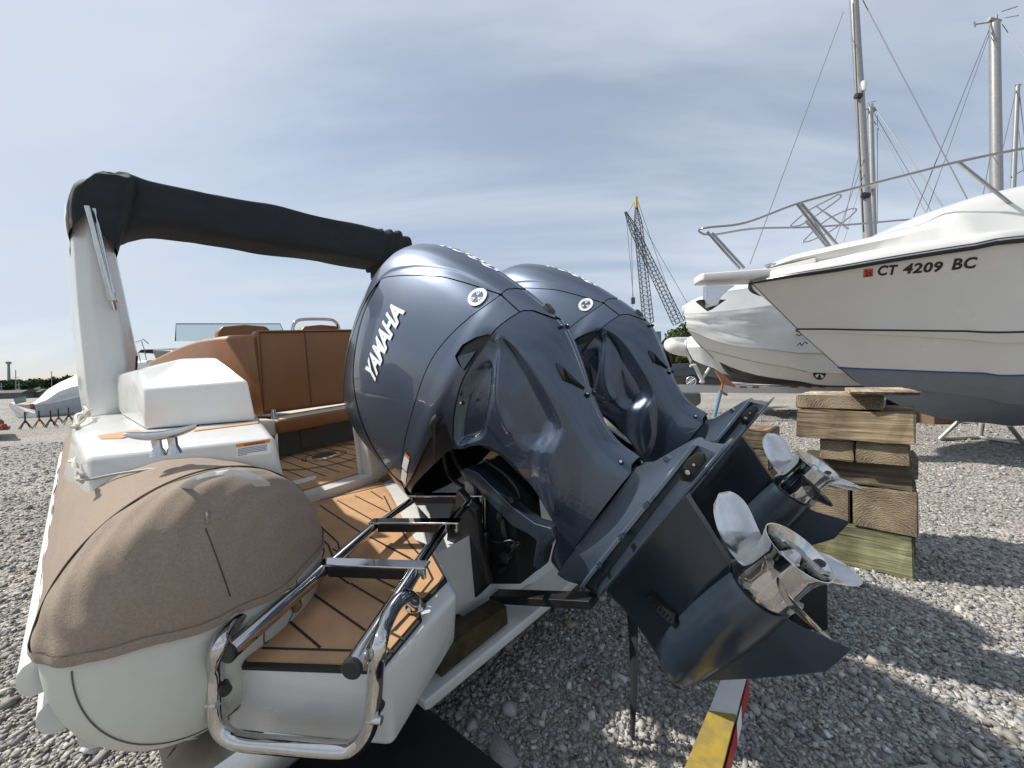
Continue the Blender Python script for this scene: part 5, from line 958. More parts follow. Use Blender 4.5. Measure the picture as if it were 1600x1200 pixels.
# ---- folded boarding ladder
LU = -.575
def LB_(x, y, u=LU): return BU(x, y, u)
lad_rails = [((356,1020),(512,884),.0195), ((550,1044),(655,884),.0195), ((508,890),(590,818),.0165), ((640,900),(700,818),.0165), ((588,822),(652,776),.0135), ((693,826),(742,776),.0135)]
lad = None
for i, (p, q, r_) in enumerate(lad_rails):
    mb = MB(); a_, b2 = LB_(*p), LB_(*q); mb.tube([a_, b2], r_, 20); o_ = bb(mb, 'ladder_rail', CHR, smooth=50)
    if i < 2: d = nrm(a_-b2); mb = MB(); mb.tube([a_-d*.004, a_+d*.004, a_+d*.007], [r_+.001, r_+.001, r_*.88], 20); bb(mb, 'rail_cap', BLK, o_, smooth=40)
for (xa, ya, xb, yb, hh) in ((494,882,664,888,.028),(575,817,716,817,.026),(636,775,753,775,.024)):
    a_, b2 = LB_(xa, ya, LU+.020), LB_(xb, yb, LU+.020); d = b2-a_; n_ = nrm(np.cross(d, [0, 0, 1.])); n_ = n_ if n_[0] > 0 else -n_
    mb = MB(); mb.prism([a_-[0,0,.006], b2-[0,0,.006], b2-n_*.038-[0,0,.006], a_-n_*.038-[0,0,.006]], [a_, b2, b2-n_*.038, a_-n_*.038]); st_ = bb(mb, 'ladder_step', CHR, bevel=.002)
    a3, b3 = a_+d*.10, b2-d*.10; mb = MB(); mb.prism([a3-[0,0,hh+.008], b3-[0,0,hh+.008], b3-n_*.03-[0,0,hh+.008], a3-n_*.03-[0,0,hh+.008]], [a3-[0,0,.0065], b3-[0,0,.0065], b3-n_*.03-[0,0,.0065], a3-n_*.03-[0,0,.0065]]); bb(mb, 'step_tread', BLK, st_, bevel=.002)
    for e in (a_+d*.02, b2-d*.04): 
        mb = MB(); mb.box(e-n_*.015-np.array([0, 0, .022]), .012, .012, .034); bb(mb, 'step_bracket', CHR, st_, bevel=.003)
# U frame and hand loops around the platform end
e0, e1 = BU(341,1043,-.62), BU(588,1047,-.62)
U_ = [BU(462,948,-.62), BU(452,932,-.575), BU(432,922,-.552), BU(410,932,-.545), BU(380,955,-.545), BU(356,985,-.55), BU(342,1012,-.56)]+[VP(x, y, e0, e1) for x, y in ((336,1045),(336,1085),(337,1115),(347,1143),(375,1158),(430,1164),(530,1172),(558,1164),(575,1142),(582,1115),(585,1080),(587,1050))]+[BU(592,1010,-.56), BU(602,975,-.548), BU(618,945,-.545), BU(634,932,-.552), BU(647,940,-.59), BU(648,948,-.635)]
mb = MB(); mb.tube(cr(U_, 6), .0165, 16); uf = bb(mb, 'ladder_frame', CHR, smooth=60)
mb = MB()
for x, y in ((334,1016),(333,1094),(590,1022),(585,1118)):
    q = VP(x, y, e0, e1)+[.01, 0, 0]; mb.tube([q-[.012, .012, 0], q+[.012, .004, 0]], .008, 12)
bb(mb, 'frame_bolt', CHRB, uf, smooth=40)
mb = MB(); q = BU(650,947,-.638); mb.lathe([(0,.028),(.004,.027),(.007,.018),(.012,.017)], q, (0, 0, 1), 20); bb(mb, 'frame_foot', CHR, uf, smooth=40)
mb = MB()
for x, y in ((352,1078),(592,1103)): q = VP(x, y, e0, e1)-[.0, .0, 0]; mb.tube([q-[.03, .0, 0], q+[.004, .0, 0]], .012, 14)
bb(mb, 'rubber_buffer', BLK, uf, smooth=40)
# ---- boat trailer
tr = thing('boat_trailer', 'boat trailer with diamond plate fender under the inflatable boat', 'trailer', b2w([-2.5, 1.48, -1.2]).tolist(), RB)
def bt(mb, name, mats, par=tr, **k): return mb.build(name, mats, par, inv=(np.array([-2.5, 1.48, -1.2]), I3), **k)
GALV = mat('galvanised', (.36, .37, .37), .45, metal=.7, noise=.12, nscale=20); DARKST = mat('black_frame', (.014, .014, .015), .55, noise=.2)
for l in (.62, 2.34): mb = MB(); mb.box((-3.4, l, -.985), 4.6, .07, .12); bt(mb, 'frame_rail', DARKST, bevel=.006)
for a_ in (-1.7, -3.4, -5.0): mb = MB(); mb.box((a_, 1.48, -1.0), .08, 1.72, .08); bt(mb, 'cross_member', DARKST, bevel=.006)
mb = MB(); mb.box((-6.3, 1.48, -.98), 1.6, .09, .10); bt(mb, 'drawbar', DARKST, bevel=.006)
for sd in (0, 1):
    mk = (lambda q: mir(q)) if sd else (lambda q: np.array(q, float))
    mb = MB(); fp = [BU(x, y, -.86) for x, y in ((205,1215),(262,1163),(320,1146),(352,1146),(396,1172),(440,1240),(300,1330),(180,1330))]
    fl = -1.05
    tops = [mk((a_, l, u)) for l in (.04,) for a_, u in ((0, 0),)]
    prof = [(-1.06,-.99),(-1.10,-.90),(-1.17,-.868),(-2.6,-.868),(-2.68,-.90),(-2.72,-.99)]
    mb.prism([mk((a_, .03, u-.004)) for a_, u in prof]+[mk((a_, .03, u-.012)) for a_, u in prof[::-1]], [mk((a_, .50, u-.004)) for a_, u in prof]+[mk((a_, .50, u-.012)) for a_, u in prof[::-1]])
    fe = bt(mb, 'fender', CHRB, smooth=30)
    mb = MB()
    for i in range(26):
        for j in range(14):
            c_ = np.array([-1.19-i*.055, -.0+.05+j*.034, -.870]); dv = np.array([.012, .012 if (i+j) % 2 else -.012, 0]); nv = np.array([-dv[1], dv[0], 0])*.22
            mb.add([mk(c_-dv), mk(c_+nv), mk(c_+dv), mk(c_-nv), mk(c_+[0, 0, .003])], [(0, 1, 4), (1, 2, 4), (2, 3, 4), (3, 0, 4)])
    bt(mb, 'tread_pattern', CHRB, fe)
    for a_ in (-1.62, -2.32):
        mb = MB(); mb.lathe([(-.10,.16),(-.10,.26),(-.07,.29),(.07,.29),(.10,.26),(.10,.16)], mk((a_, .24, -1.20+.29+.0)), (0, 1, 0), 36); wh = bt(mb, 'wheel', BLKM, smooth=40)
        mb = MB(); mb.lathe([(-.06,.16),(-.05,.14),(-.04,.05),(-.06,.04),(-.06,0)], mk((a_, .24, -.91)), (0, 1, 0), 24); bt(mb, 'rim', GALV, wh, smooth=40)
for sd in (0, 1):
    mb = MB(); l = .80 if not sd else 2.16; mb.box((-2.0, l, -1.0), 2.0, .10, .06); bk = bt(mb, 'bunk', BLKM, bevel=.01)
    mb = MB(); mb.prism([(-.98,.66+1.36*sd,-1.025),(-.98,.98+1.36*sd,-1.04),(-1.06,.98+1.36*sd,-1.04),(-1.06,.66+1.36*sd,-1.025)], [(-.98,.66+1.36*sd,-.94),(-.98,.98+1.36*sd,-.97),(-1.06,.98+1.36*sd,-.97),(-1.06,.66+1.36*sd,-.94)]); bt(mb, 'gap_shade_board', mat('worn_yellow_gap_shade', (.07, .05, .012), .7, col2=(.012, .011, .009), nscale=14), bk)  # dark board added as the shade between transom and ledge, with worn yellow patch
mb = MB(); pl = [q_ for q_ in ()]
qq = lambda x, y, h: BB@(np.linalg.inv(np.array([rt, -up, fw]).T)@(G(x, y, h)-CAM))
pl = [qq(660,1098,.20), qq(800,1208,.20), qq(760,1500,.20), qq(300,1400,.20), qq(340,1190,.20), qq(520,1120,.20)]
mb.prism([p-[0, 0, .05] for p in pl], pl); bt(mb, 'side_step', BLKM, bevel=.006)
# rear light bar stretching aft under the motors: reflective tape and worn yellow paint
q = lambda x, y, h: BB@(np.linalg.inv(np.array([rt, -up, fw]).T)@(G(x, y, h)-CAM))
y0, y1, y2, y3 = q(1130,1052,.22), q(1168,1052,.22), q(1126,1212,.22), q(1058,1230,.22)
m0, m1 = q(1107,1112,.22), q(1150,1118,.22); zz = np.array([0, 0, -.075])
def seg(a_, b2, c_, d_, name, mts):
    mb = MB(); mb.mi = 0; mb.prism([a_+zz, b2+zz, c_+zz, d_+zz], [a_, b2, c_, d_]); return bt(mb, name, mts)
def lerp(a_, b2, f_): return a_+(b2-a_)*f_
gb_ = seg(y0, y1, m1, m0, 'rear_bar', WHITE)
seg(m0+[0,0,.004], m1+[0,0,.004], lerp(m1, y2, 2.5)+[0,0,.004], lerp(m0, y3, 2.5)+[0,0,.004], 'painted_bar', mat('worn_yellow', (.42, .30, .03), .6, col2=(.20, .15, .07), nscale=22))
mb = MB()
pts = [lerp(y1, m1, 0)+[0,0,-.004], m1+[0,0,-.004], lerp(m1, y2, 2.5)+[0,0,-.004]]; RED = mat('red_tape', (.42, .015, .02), .4)
off = nrm(np.cross(pts[2]-pts[0], [0, 0, 1.]))*.004; off = off if off[1] > 0 else -off
tot = 10
for k in range(tot):
    f0, f1 = k/tot, (k+1)/tot; a_, b2 = lerp(pts[0], pts[2], f0)+off, lerp(pts[0], pts[2], f1)+off
    mb.add([a_, b2, b2+zz*.85, a_+zz*.85], [(0, 1, 2, 3)], 0 if k % 5 != 2 else 1)
bt(mb, 'reflective_tape', [RED, DECALW], gb_)
# ================================================================ the outboard motors (own axes: x aft, y starboard, z up the leg)
ROWS = np.array([(-1.700,-.86,-1.10,.020),(-1.690,-.70,-1.24,.080),(-1.655,-.585,-1.34,.135),(-1.59,-.50,-1.41,.178),(-1.50,-.435,-1.455,.208),
(-1.40,-.392,-1.465,.228),(-1.28,-.358,-1.46,.242),(-1.15,-.338,-1.445,.248),(-1.0,-.330,-1.44,.248),(-.88,-.331,-1.42,.243),(-.78,-.336,-1.375,.232),
(-.68,-.347,-1.30,.215),(-.60,-.374,-1.20,.196),(-.50,-.440,-1.12,.172),(-.40,-.515,-1.08,.146),(-.32,-.558,-1.08,.124),(-.26,-.572,-1.09,.108),(-.165,-.566,-1.11,.088)])
SEC = np.array([(0,0),(0,.10),(.035,.34),(.13,.62),(.34,.90),(.62,1.0),(.86,.90),(.97,.62),(1,.25),(1,0)])
NS, NT = 330, 250
_R = crN(ROWS, NS); _S = crN(SEC, NT)
_S[:, 1] = np.maximum(_S[:, 1], 0); _S[0] = (0, 0); _S[-1, 1] = 0
SX = _R[:, 1][:, None]+(_R[:, 2]-_R[:, 1])[:, None]*_S[:, 0][None]
SY = _R[:, 3][:, None]*_S[:, 1][None]
SS = np.repeat(_R[:, 0][:, None], NT, 1)
ridge1 = [(-.46,-.80),(-.449,-.74),(-.452,-.688),(-.475,-.61),(-.509,-.539),(-.551,-.463),(-.595,-.396),(-.641,-.34),(-.70,-.30)]
# sculpted pockets of the rear apron: depth fades in over a few centimetres
pocketA = cr([(-.479,-.775),(-.462,-.73),(-.466,-.67),(-.492,-.60),(-.527,-.53),(-.567,-.455),(-.61,-.395),(-.665,-.39),(-.72,-.43),(-.745,-.50),(-.70,-.575),(-.62,-.655),(-.535,-.715)], 6, True)
pocketB = cr([(-.615,-.785),(-.575,-.765),(-.562,-.735),(-.60,-.70),(-.655,-.67),(-.72,-.645),(-.80,-.625),(-.86,-.66),(-.91,-.71),(-.86,-.745),(-.76,-.78),(-.68,-.79)], 6, True)
bulgeC = cr([(-.63,-.40),(-.70,-.41),(-.80,-.38),(-.88,-.31),(-.86,-.25),(-.74,-.27),(-.66,-.33)], 6, True)
dA = sdpoly(SX, SS, pocketA); dB = sdpoly(SX, SS, pocketB); dC = sdpoly(SX, SS, bulgeC)
disp = .020*sm(.004, -.060, dA)+.022*sm(.003, -.032, dB)
ridge1 += [(-.665,-.335),(-.74,-.315),(-.80,-.29),(-.86,-.26),(-.93,-.235)]
leafc = cr([(-.60,-.405),(-.665,-.41),(-.74,-.392),(-.80,-.355),(-.87,-.29),(-.84,-.265),(-.76,-.285),(-.69,-.33)], 6, True)
d1 = sdpoly(SX, SS, np.array(cr([(-.50,-.86),(-.458,-.81),(-.447,-.74),(-.452,-.688),(-.475,-.61),(-.509,-.539),(-.551,-.463),(-.60,-.410),(-.665,-.405),(-.74,-.385),(-.80,-.35),(-.87,-.29),(-.95,-.22)], 5).tolist()+[(-1.3,-.22),(-1.3,-.86)]))
disp += .030*sm(.0, -.075, d1)*sm(-.86, -.74, SS)-.010*sm(.0, -.03, sdpoly(SX, SS, leafc))
crest = sdpoly(SX, SS, cr([(-.485,-.76),(-.52,-.735),(-.575,-.70),(-.63,-.665),(-.69,-.62),(-.73,-.56),(-.715,-.55),(-.67,-.605),(-.61,-.65),(-.55,-.69),(-.505,-.72),(-.475,-.75)], 5, True))
disp -= .012*sm(.012, -.012, crest)
# raised lip along the top cap and a shallow central crown
lipc = np.array(cr([(-1.3,-1.62),(-.9,-1.60),(-.70,-1.555),(-.576,-1.486),(-.512,-1.406),(-.449,-1.291),(-.41,-1.19),(-.38,-1.091),(-.366,-.998),(-.357,-.90),(-.355,-.80)], 5))
lip = sdpoly(SX, SS, np.vstack([lipc, [(0,-.8),(0,-2),(-1.3,-2)]]))
disp += .010*sm(-.002, .012, lip)*sm(-.84, -.9, SS)*sm(.2, .4, SY/(_R[:, 3][:, None]+1e-6)*1.+0*SX)*sm(-.035, 0, sdpoly(SX, SS, [(-2,-2),(-2,-1.50),(-.603,-1.486),(-.46,-1.21),(-.376,-.907),(-.2,-.7),(-.2,-2)])*0-.02)
SYD = np.maximum(SY-np.where(SY > .02, disp, 0), 0)
GR = np.stack([SX, -SYD, -SS], -1)                # port half
def ysurf(x, s):                                  # half width of the smooth shell at (x, s)
    x = np.asarray(x, float); s = np.asarray(s, float); i = np.clip(np.searchsorted(_R[:, 0], s), 1, NS-1)
    t = (s-_R[i-1, 0])/(_R[i, 0]-_R[i-1, 0]); r = _R[i-1]+(_R[i]-_R[i-1])*t[..., None]
    tau = np.clip((x-r[..., 1])/(r[..., 2]-r[..., 1]), 0, 1)
    return np.interp(tau, _S[:, 0]+np.arange(NT)*1e-9, _S[:, 1])*r[..., 3]
capfront = cr([(-1.7,-1.47),(-1.45,-1.50),(-1.25,-1.545),(-1.0,-1.575),(-.80,-1.56),(-.68,-1.53),(-.603,-1.486),(-.541,-1.38),(-.501,-1.298),(-.463,-1.212),(-.43,-1.135),(-.406,-1.047),(-.388,-.968),(-.376,-.907),(-.367,-.864)], 5)
capback = [(-.367,-.864),(-.346,-.866),(-.334,-.852),(-.328,-.835),(-.2,-.82)]
seamA = cr([(-.367,-.864),(-.415,-.876),(-.488,-.905),(-.577,-.933),(-.653,-.948),(-.724,-.952),(-.803,-.947),(-.887,-.938),(-.993,-.929),(-1.069,-.922),(-1.183,-.908),(-1.262,-.897)], 5)
seamAB = cr([(-.367,-.864),(-.373,-.807),(-.378,-.756)], 4)
seamB = cr([(-.378,-.756),(-.413,-.768),(-.461,-.781),(-.506,-.789),(-.569,-.793),(-.641,-.794),(-.698,-.790),(-.77,-.777),(-.832,-.759),(-.883,-.739),(-.937,-.712)], 5)
seamBr = [(-.378,-.756),(-.369,-.750),(-.357,-.727),(-.352,-.688),(-.349,-.65),(-.345,-.637),(-.2,-.63)]
frontedge = cr([(-.625,-1.49),(-.731,-1.50),(-.847,-1.495),(-.954,-1.465),(-1.062,-1.42),(-1.139,-1.355),(-1.205,-1.275),(-1.262,-1.174),(-1.292,-1.075),(-1.299,-.97),(-1.284,-.897)], 5)
arc = cr([(-1.31,-.872),(-1.199,-.835),(-1.089,-.820),(-.993,-.812),(-.902,-.800),(-.86,-.785)], 4)
lowcowl = cr([(-.937,-.712),(-.90,-.672),(-.86,-.64),(-.825,-.59),(-.818,-.50),(-.842,-.434),(-.865,-.344),(-.893,-.275),(-.925,-.245),(-1.03,-.222),(-1.12,-.205)], 5)
L = lambda a: [tuple(p) for p in a]
vent = [(-.640,-.800),(-.612,-.862),(-.565,-.860),(-.515,-.828),(-.482,-.793),(-.506,-.7925),(-.569,-.797),(-.62,-.799)]
PANELS = [
 ('top_cowl', L(capfront)+capback+[(-.2,-2),(-1.7,-2)], YAM, None),
 ('side_panel', L(capfront[np.searchsorted(capfront[:, 0], -.63):])+L(seamA[1:])+L(frontedge[::-1]), YAM, None),
 ('cowl_band', L(seamA)+L(arc)+L(seamB[::-1][:-1])+L(seamAB[::-1])[:-1], YAM, vent),
 ('rear_cover', L(seamAB)+seamBr[1:]+[(-.2,-.82)]+capback[::-1][1:-1], YAM, None),
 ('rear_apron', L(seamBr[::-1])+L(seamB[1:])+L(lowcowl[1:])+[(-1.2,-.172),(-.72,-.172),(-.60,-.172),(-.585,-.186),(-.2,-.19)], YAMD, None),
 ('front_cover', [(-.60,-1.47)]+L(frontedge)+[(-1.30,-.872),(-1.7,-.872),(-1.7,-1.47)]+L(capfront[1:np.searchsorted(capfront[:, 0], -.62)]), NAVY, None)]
def mirrored(A): return A*np.array([1, -1, 1])
def panel_mesh(poly, hole, gap, half, A=None):
    A = GR if A is None else A
    phi = sdpoly(SX, SS, poly)+gap
    if hole is not None: phi = np.maximum(phi, -sdpoly(SX, SS, hole))
    mb = MB()
    if half in ('both', 'port'): clipgrid(mb, A, phi)
    if half in ('both', 'star'): clipgrid(mb, mirrored(A), phi, flip=True)
    return mb
def make_outboard(label):
    t = thing('outboard_motor', label, 'outboard motor', b2w([unl0 for unl0 in (0, 1.1, 0)]).tolist(), RE, 'twin outboard motors tilted up on the stern')
    for nm, poly, mt, hole in PANELS:
        if nm in ('side_panel', 'cowl_band'):
            for h in ('port', 'star'):
                o = panel_mesh(poly, hole, .0021, h).build(nm, mt, t, smooth=50)
                if nm == 'side_panel' and h == 'port': side = o
                if h == 'port' and nm == 'cowl_band': band = o
        else:
            o = panel_mesh(poly, hole, .011 if nm == 'front_cover' else .0021, 'both').build(nm, mt, t, smooth=50)
            if nm == 'top_cowl': top = o
            if nm == 'rear_apron': apron = o
    # black inner shell seen in the gaps, the side vents and under the cowl
    A2 = GR[::6, ::5].copy(); A2[..., 1] = np.minimum(A2[..., 1]+.010, 0); cx = -.86
    A2[..., 0] = cx+(A2[..., 0]-cx)*.985; A2[..., 2] = 1.0+(A2[..., 2]-1.0)*.992
    keep = sdpoly(A2[..., 0], -A2[..., 2], [(-.2,-2),(-2,-2),(-2,-.90),(-1.36,-.865),(-1.15,-.80),(-.97,-.74),(-.86,-.66),(-.83,-.55),(-.86,-.40),(-.90,-.30),(-.95,-.2),(-.2,-.15)])
    mb = MB(); clipgrid(mb, A2, keep); clipgrid(mb, mirrored(A2), keep, flip=True)
    mb.build('inner_shell', BLK, t, smooth=50)
    # vent: recessed dark fin inside the opening
    v = MB(); pts = [(-.635,-.803),(-.612,-.85),(-.60,-.845),(-.555,-.80)]
    v.add([(x, -ysurf(x, s)+.004, -s) for x, s in pts], [(0, 1, 2, 3)]); v.add([(x, ysurf(x, s)-.004, -s) for x, s in pts], [(0, 1, 2, 3)]); v.build('vent_blade', NAVY, t)
    # ---- lettering and marks
    V, F = text_mesh('YAMAHA', 1, .045, .0, 1.02, .12)
    w = V[:, 0].max(); V[:, 0] /= w; h = V[:, 1].max(); V[:, 1] /= h
    # runs from low-front to the top, mapped between four corners of the side panel (x, s)
    c00, c10, c11, c01 = [np.array(p) for p in ((-.975,-1.215),(-.612,-1.205),(-.608,-1.305),(-.955,-1.312))]
    a, b = V[:, :1], V[:, 1:2]
    Q = (1-a)*(1-b)*c00+a*(1-b)*c10+a*b*c11+(1-a)*b*c01
    MB().add(np.c_[Q[:, 0], -ysurf(Q[:, 0], Q[:, 1])-.0007, -Q[:, 1]], F).build('lettering', DECALW, side)
    MB().add(np.c_[Q[:, 0], ysurf(Q[:, 0], Q[:, 1])+.0007, -Q[:, 1]], F).build('lettering', DECALW, side)
    def disc(cx, cs, r0_, r1, a0=0, a1=2*math.pi, n=40, off=.0016, k=.9):
        th = np.linspace(a0, a1, n); vs = []; 
        for rr in (r0_, r1):
            x = cx+rr*k*np.cos(th); s = cs+rr*np.sin(th); vs += list(zip(x, -ysurf(x, s)-off, -s))
        return vs, [(i, i+1, n+i+1, n+i) for i in range(n-1)]
    mb = MB(); ec = (-.411, -.930); mb.add(*disc(*ec, .023, .035)); mb.mi = 1; mb.add(*disc(*ec, .0, .0228, off=.0012)); mb.mi = 0
    for k in range(3):
        a = k*2*math.pi/3+math.pi/2
        mb.add(*disc(*ec, .002, .0225, a-.09, a+.09, 5, .002)); mb.add(*disc(*ec, .010, .0225, a-.42, a-.26, 5, .002)); mb.add(*disc(*ec, .010, .0225, a+.26, a+.42, 5, .002)); mb.add(*disc(*ec, .009, .0125, a-.42, a+.42, 9, .002))
    mb.build('round_emblem', [DECALW, YAM], side, smooth=40)
    # lettering on the crown of the cap, reading along the ridge
    V, F = text_mesh('F300', 1, .02, .2, 1.1, .2); V[:, 0] /= V[:, 0].max(); V[:, 1] = V[:, 1]/V[:, 1].max()-.5
    s = -1.33+V[:, 0]*.34; yy = V[:, 1]*.05
    xb = np.interp(s, _R[:, 0], _R[:, 1]); ww = np.interp(s, _R[:, 0], _R[:, 3]); xf = np.interp(s, _R[:, 0], _R[:, 2])
    fr = np.interp(np.abs(yy)/ww, _S[:NT//2, 1], _S[:NT//2, 0])
    MB().add(np.c_[xb+(xf-xb)*fr+.0015, yy, -s], F).build('top_lettering', DECALW, top)
    # warning labels on the band
    mb = MB()
    for x0, x1, s0, s1, mi in ((-1.115,-1.185,-.898,-.866,0), (-1.190,-1.262,-.893,-.861,0), (-1.100,-1.114,-.898,-.868,1)):
        X, Sx = np.meshgrid(np.linspace(x0, x1, 5), np.linspace(s0, s1, 4)); mb.grid(np.stack([X, -ysurf(X, Sx)-.0015, -Sx], -1), mi)
    mb.build('warning_label', [DECALW, mat('orange_mark', (.75, .25, .05), .5)], band)
    # latch and its cable
    mb = MB(); y = lambda x, s: -ysurf(x, s)
    pts = cr([(-.83, y(-.83,-.80)-.006, .80), (-.87, y(-.87,-.80)-.014, .80), (-.93, y(-.93,-.76)-.012, .765), (-1.00, y(-1.,-.74)-.004, .745)], 6)
    mb.tube(pts, np.interp(np.linspace(0, 1, len(pts)), [0, .35, .55, 1], [.016, .017, .008, .006]), 12); mb.build('latch', BLK, t, smooth=60)
    # screws, ports, tow slot
    mb = MB()
    for x, yy, s, n_ in ((-.356,-.020,-.624,(1,-.3,0)), (-.356,.020,-.624,(1,.3,0)), (-.494,-.022,-.424,(1,-.3,.3)), (-.494,.022,-.424,(1,.3,.3)), (-.590,-.050,-.215,(.6,-.8,0)), (-.590,.050,-.215,(.6,.8,0)),(-.731,-.213,-.742,(.1,-1,0))):
        c = np.array([x, yy, -s]); n_ = nrm(n_); mb.tube([c-n_*.01, c+n_*.002], .008, 14); mb.mi = 1; mb.tube([c-n_*.004, c+n_*.0032], .0045, 10); mb.mi = 0
    mb.build('screw', [BLKM, CHRB], apron, smooth=30)
    mb = MB(); mb.prism([(-.36,-.018,.735),(-.36,.018,.735),(-.362,.018,.675),(-.362,-.018,.675)], [(-.325,-.016,.725),(-.325,.016,.725),(-.335,.018,.690),(-.335,-.018,.690)]); mb.build('water_outlet', BLK, t, bevel=.004, smooth=40)
    for sg in (-1, 1):
        mb = MB(); pl = [(-.455,-.545),(-.470,-.53),(-.485,-.49),(-.498,-.445),(-.490,-.440),(-.470,-.475),(-.455,-.515)]
        mb.prism([(x, sg*(ysurf(x, s)*0+.070-.045*(i in (3, 4))), -s) for i, (x, s) in enumerate(pl)], [(x+.012, sg*(.084-.055*(i in (3, 4))), -s) for i, (x, s) in enumerate(pl)]); mb.build('grab_slot', BLKM, apron)
    # ---- leg below the seam: loft of rounded sections (s, x front, x back, half width, roundness)
    def leg_loft(rows, name, mt, n=44, k=7, pw=.42, bev=None):
        Rr = crN(np.array(rows), k*(len(rows)-1)+1); A = []
        for s, xf, xb, w in Rr:
            th = np.linspace(0, 2*math.pi, n, endpoint=False); c, sn = np.cos(th), np.sin(th)
            X = (xf+xb)/2+(xb-xf)/2*c; Y = w*np.sign(sn)*np.abs(sn)**.85*(1-.25*np.clip(c, -1, 1)*.6)
            A.append(np.c_[X, Y, np.full(n, -s)])
        mb = MB(); mb.grid(np.array(A), wrapv=True); mb.add(A[0], [tuple(range(n))]); mb.add(A[-1], [tuple(range(n))[::-1]])
        return mb.build(name, mt, t, smooth=45)
    def outline(pts, y0, y1, name, mt, par=t, bev=.004):     # a plate cut to a side outline (x, s)
        mb = MB(); mb.prism([(x, y0, -s) for x, s in pts], [(x, y1, -s) for x, s in pts]); return mb.build(name, mt, par, smooth=35, bevel=bev)
    # exhaust housing: wedge section with a sharp straight ridge at s=-.09
    rows = [(-.170,-1.125,-.585,.082),(-.160,-1.125,-.580,.086),(-.125,-1.10,-.50,.084),(-.100,-1.085,-.425,.082),(-.092,-1.08,-.414,.086),(-.080,-1.075,-.412,.086)]
    A = []
    def wedge(s, xf, xb, w, wb, n=26):
        tt = np.linspace(0, 1, n); xx = xb+(xf-xb)*tt; ww = wb+(w-wb)*sm(0, .8, tt)*(1-.0*tt); ww = ww*np.where(tt > .86, np.sqrt(np.clip(1-((tt-.86)/.14)**2, 0, 1))*.97+.03, 1)
        ring = [(x, -q, -s) for x, q in zip(xx, ww)]+[(x, q, -s) for x, q in zip(xx[::-1], ww[::-1])]; return ring
    Hs = [(-.172,-1.125,-.583,.083,.030),(-.150,-1.118,-.560,.085,.028),(-.125,-1.105,-.49,.083,.028),(-.105,-1.09,-.435,.080,.030),(-.094,-1.085,-.414,.080,.032),(-.088,-1.085,-.413,.090,.040),(-.080,-1.085,-.413,.090,.040)]
    mb = MB(); A = np.array([wedge(*h) for h in Hs]); mb.grid(A, wrapv=True); mb.add(A[0], [tuple(range(52))]); mb.add(A[-1], [tuple(range(52))[::-1]])
    ex = mb.build('exhaust_housing', mat('satin_slate', (.10, .135, .185), .32, metal=.55, coat=.5, coatr=.12, noise=.05, nscale=300), t, smooth=25)
    Hs = [(-.080,-1.075,-.413,.074,.030),(-.060,-1.070,-.405,.074,.034),(-.038,-1.06,-.395,.082,.045),(-.030,-1.06,-.392,.088,.05)]
    mb = MB(); A = np.array([wedge(*h) for h in Hs]); mb.grid(A, wrapv=True); mb.add(A[0], [tuple(range(52))]); mb.add(A[-1], [tuple(range(52))[::-1]])
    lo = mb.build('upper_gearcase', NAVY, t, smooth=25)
    # inset anode with black surround, small bolts along the ridge
    mb = MB(); c = (-.455, -.055); oc = [(-.050,.0),(-.040,-.016),(.010,-.020),(.040,-.012),(.048,.002),(.036,.016),(-.038,.018)]
    mb.mi = 0; mb.prism([(c[0]+dx_, -.060, -(c[1]+ds)) for dx_, ds in oc], [(c[0]+dx_, -.0725, -(c[1]+ds)) for dx_, ds in oc])
    mb.prism([(c[0]+dx_, .060, -(c[1]+ds)) for dx_, ds in oc], [(c[0]+dx_, .0725, -(c[1]+ds)) for dx_, ds in oc])
    mb.mi = 1; mb.tube([(c[0]-.018, -.0725, -c[1]), (c[0]-.018, -.0755, -c[1])], .008, 10); mb.tube([(c[0]+.01, -.0725, -c[1]), (c[0]+.01, -.075, -c[1])], .005, 10)
    mb.build('anode', [BLKM, CHRB], lo, bevel=.0015, smooth=30)
    mb = MB()
    for x, s_ in ((-.47,-.112),(-.62,-.083),(-.76,-.083),(-.90,-.083)):
        mb.box((x, -.090, -s_), .016, .016, .016); mb.mi = 1; mb.tube([(x-.005, -.094, -s_), (x-.005, -.100, -s_)], .0045, 8); mb.mi = 0
    mb.build('bolt', [YAMD, BLKM], ex, bevel=.002)
    # cavitation plate
    pl = [(-1.02,-.055),(-.98,-.085),(-.85,-.098),(-.55,-.103),(-.42,-.10),(-.375,-.07),(-.362,-.03)]; pl = pl+[(x, -y_) for x, y_ in pl[::-1]]
    mb = MB(); mb.prism([(x, y_, .024) for x, y_ in pl], [(x, y_, .032) for x, y_ in pl]); mb.build('cavitation_plate', YAMD, t, bevel=.003, smooth=35)
    # gearcase: strut and torpedo as one blended skin, half width over the side outline
    rt_x = [-1.10,-1.085,-1.065,-1.03,-.98,-.90,-.80,-.72,-.66,-.640]; rt_r = [.0,.022,.038,.054,.067,.077,.082,.082,.079,.077]
    def torp(x, s): r = np.interp(x, rt_x, rt_r); c = .235+.022*sm(-.92, -1.1, x); return np.sqrt(np.clip(r*r-((s-c)/np.where(s > c, 1.08, 1.0))**2, 0, None))
    rows = []
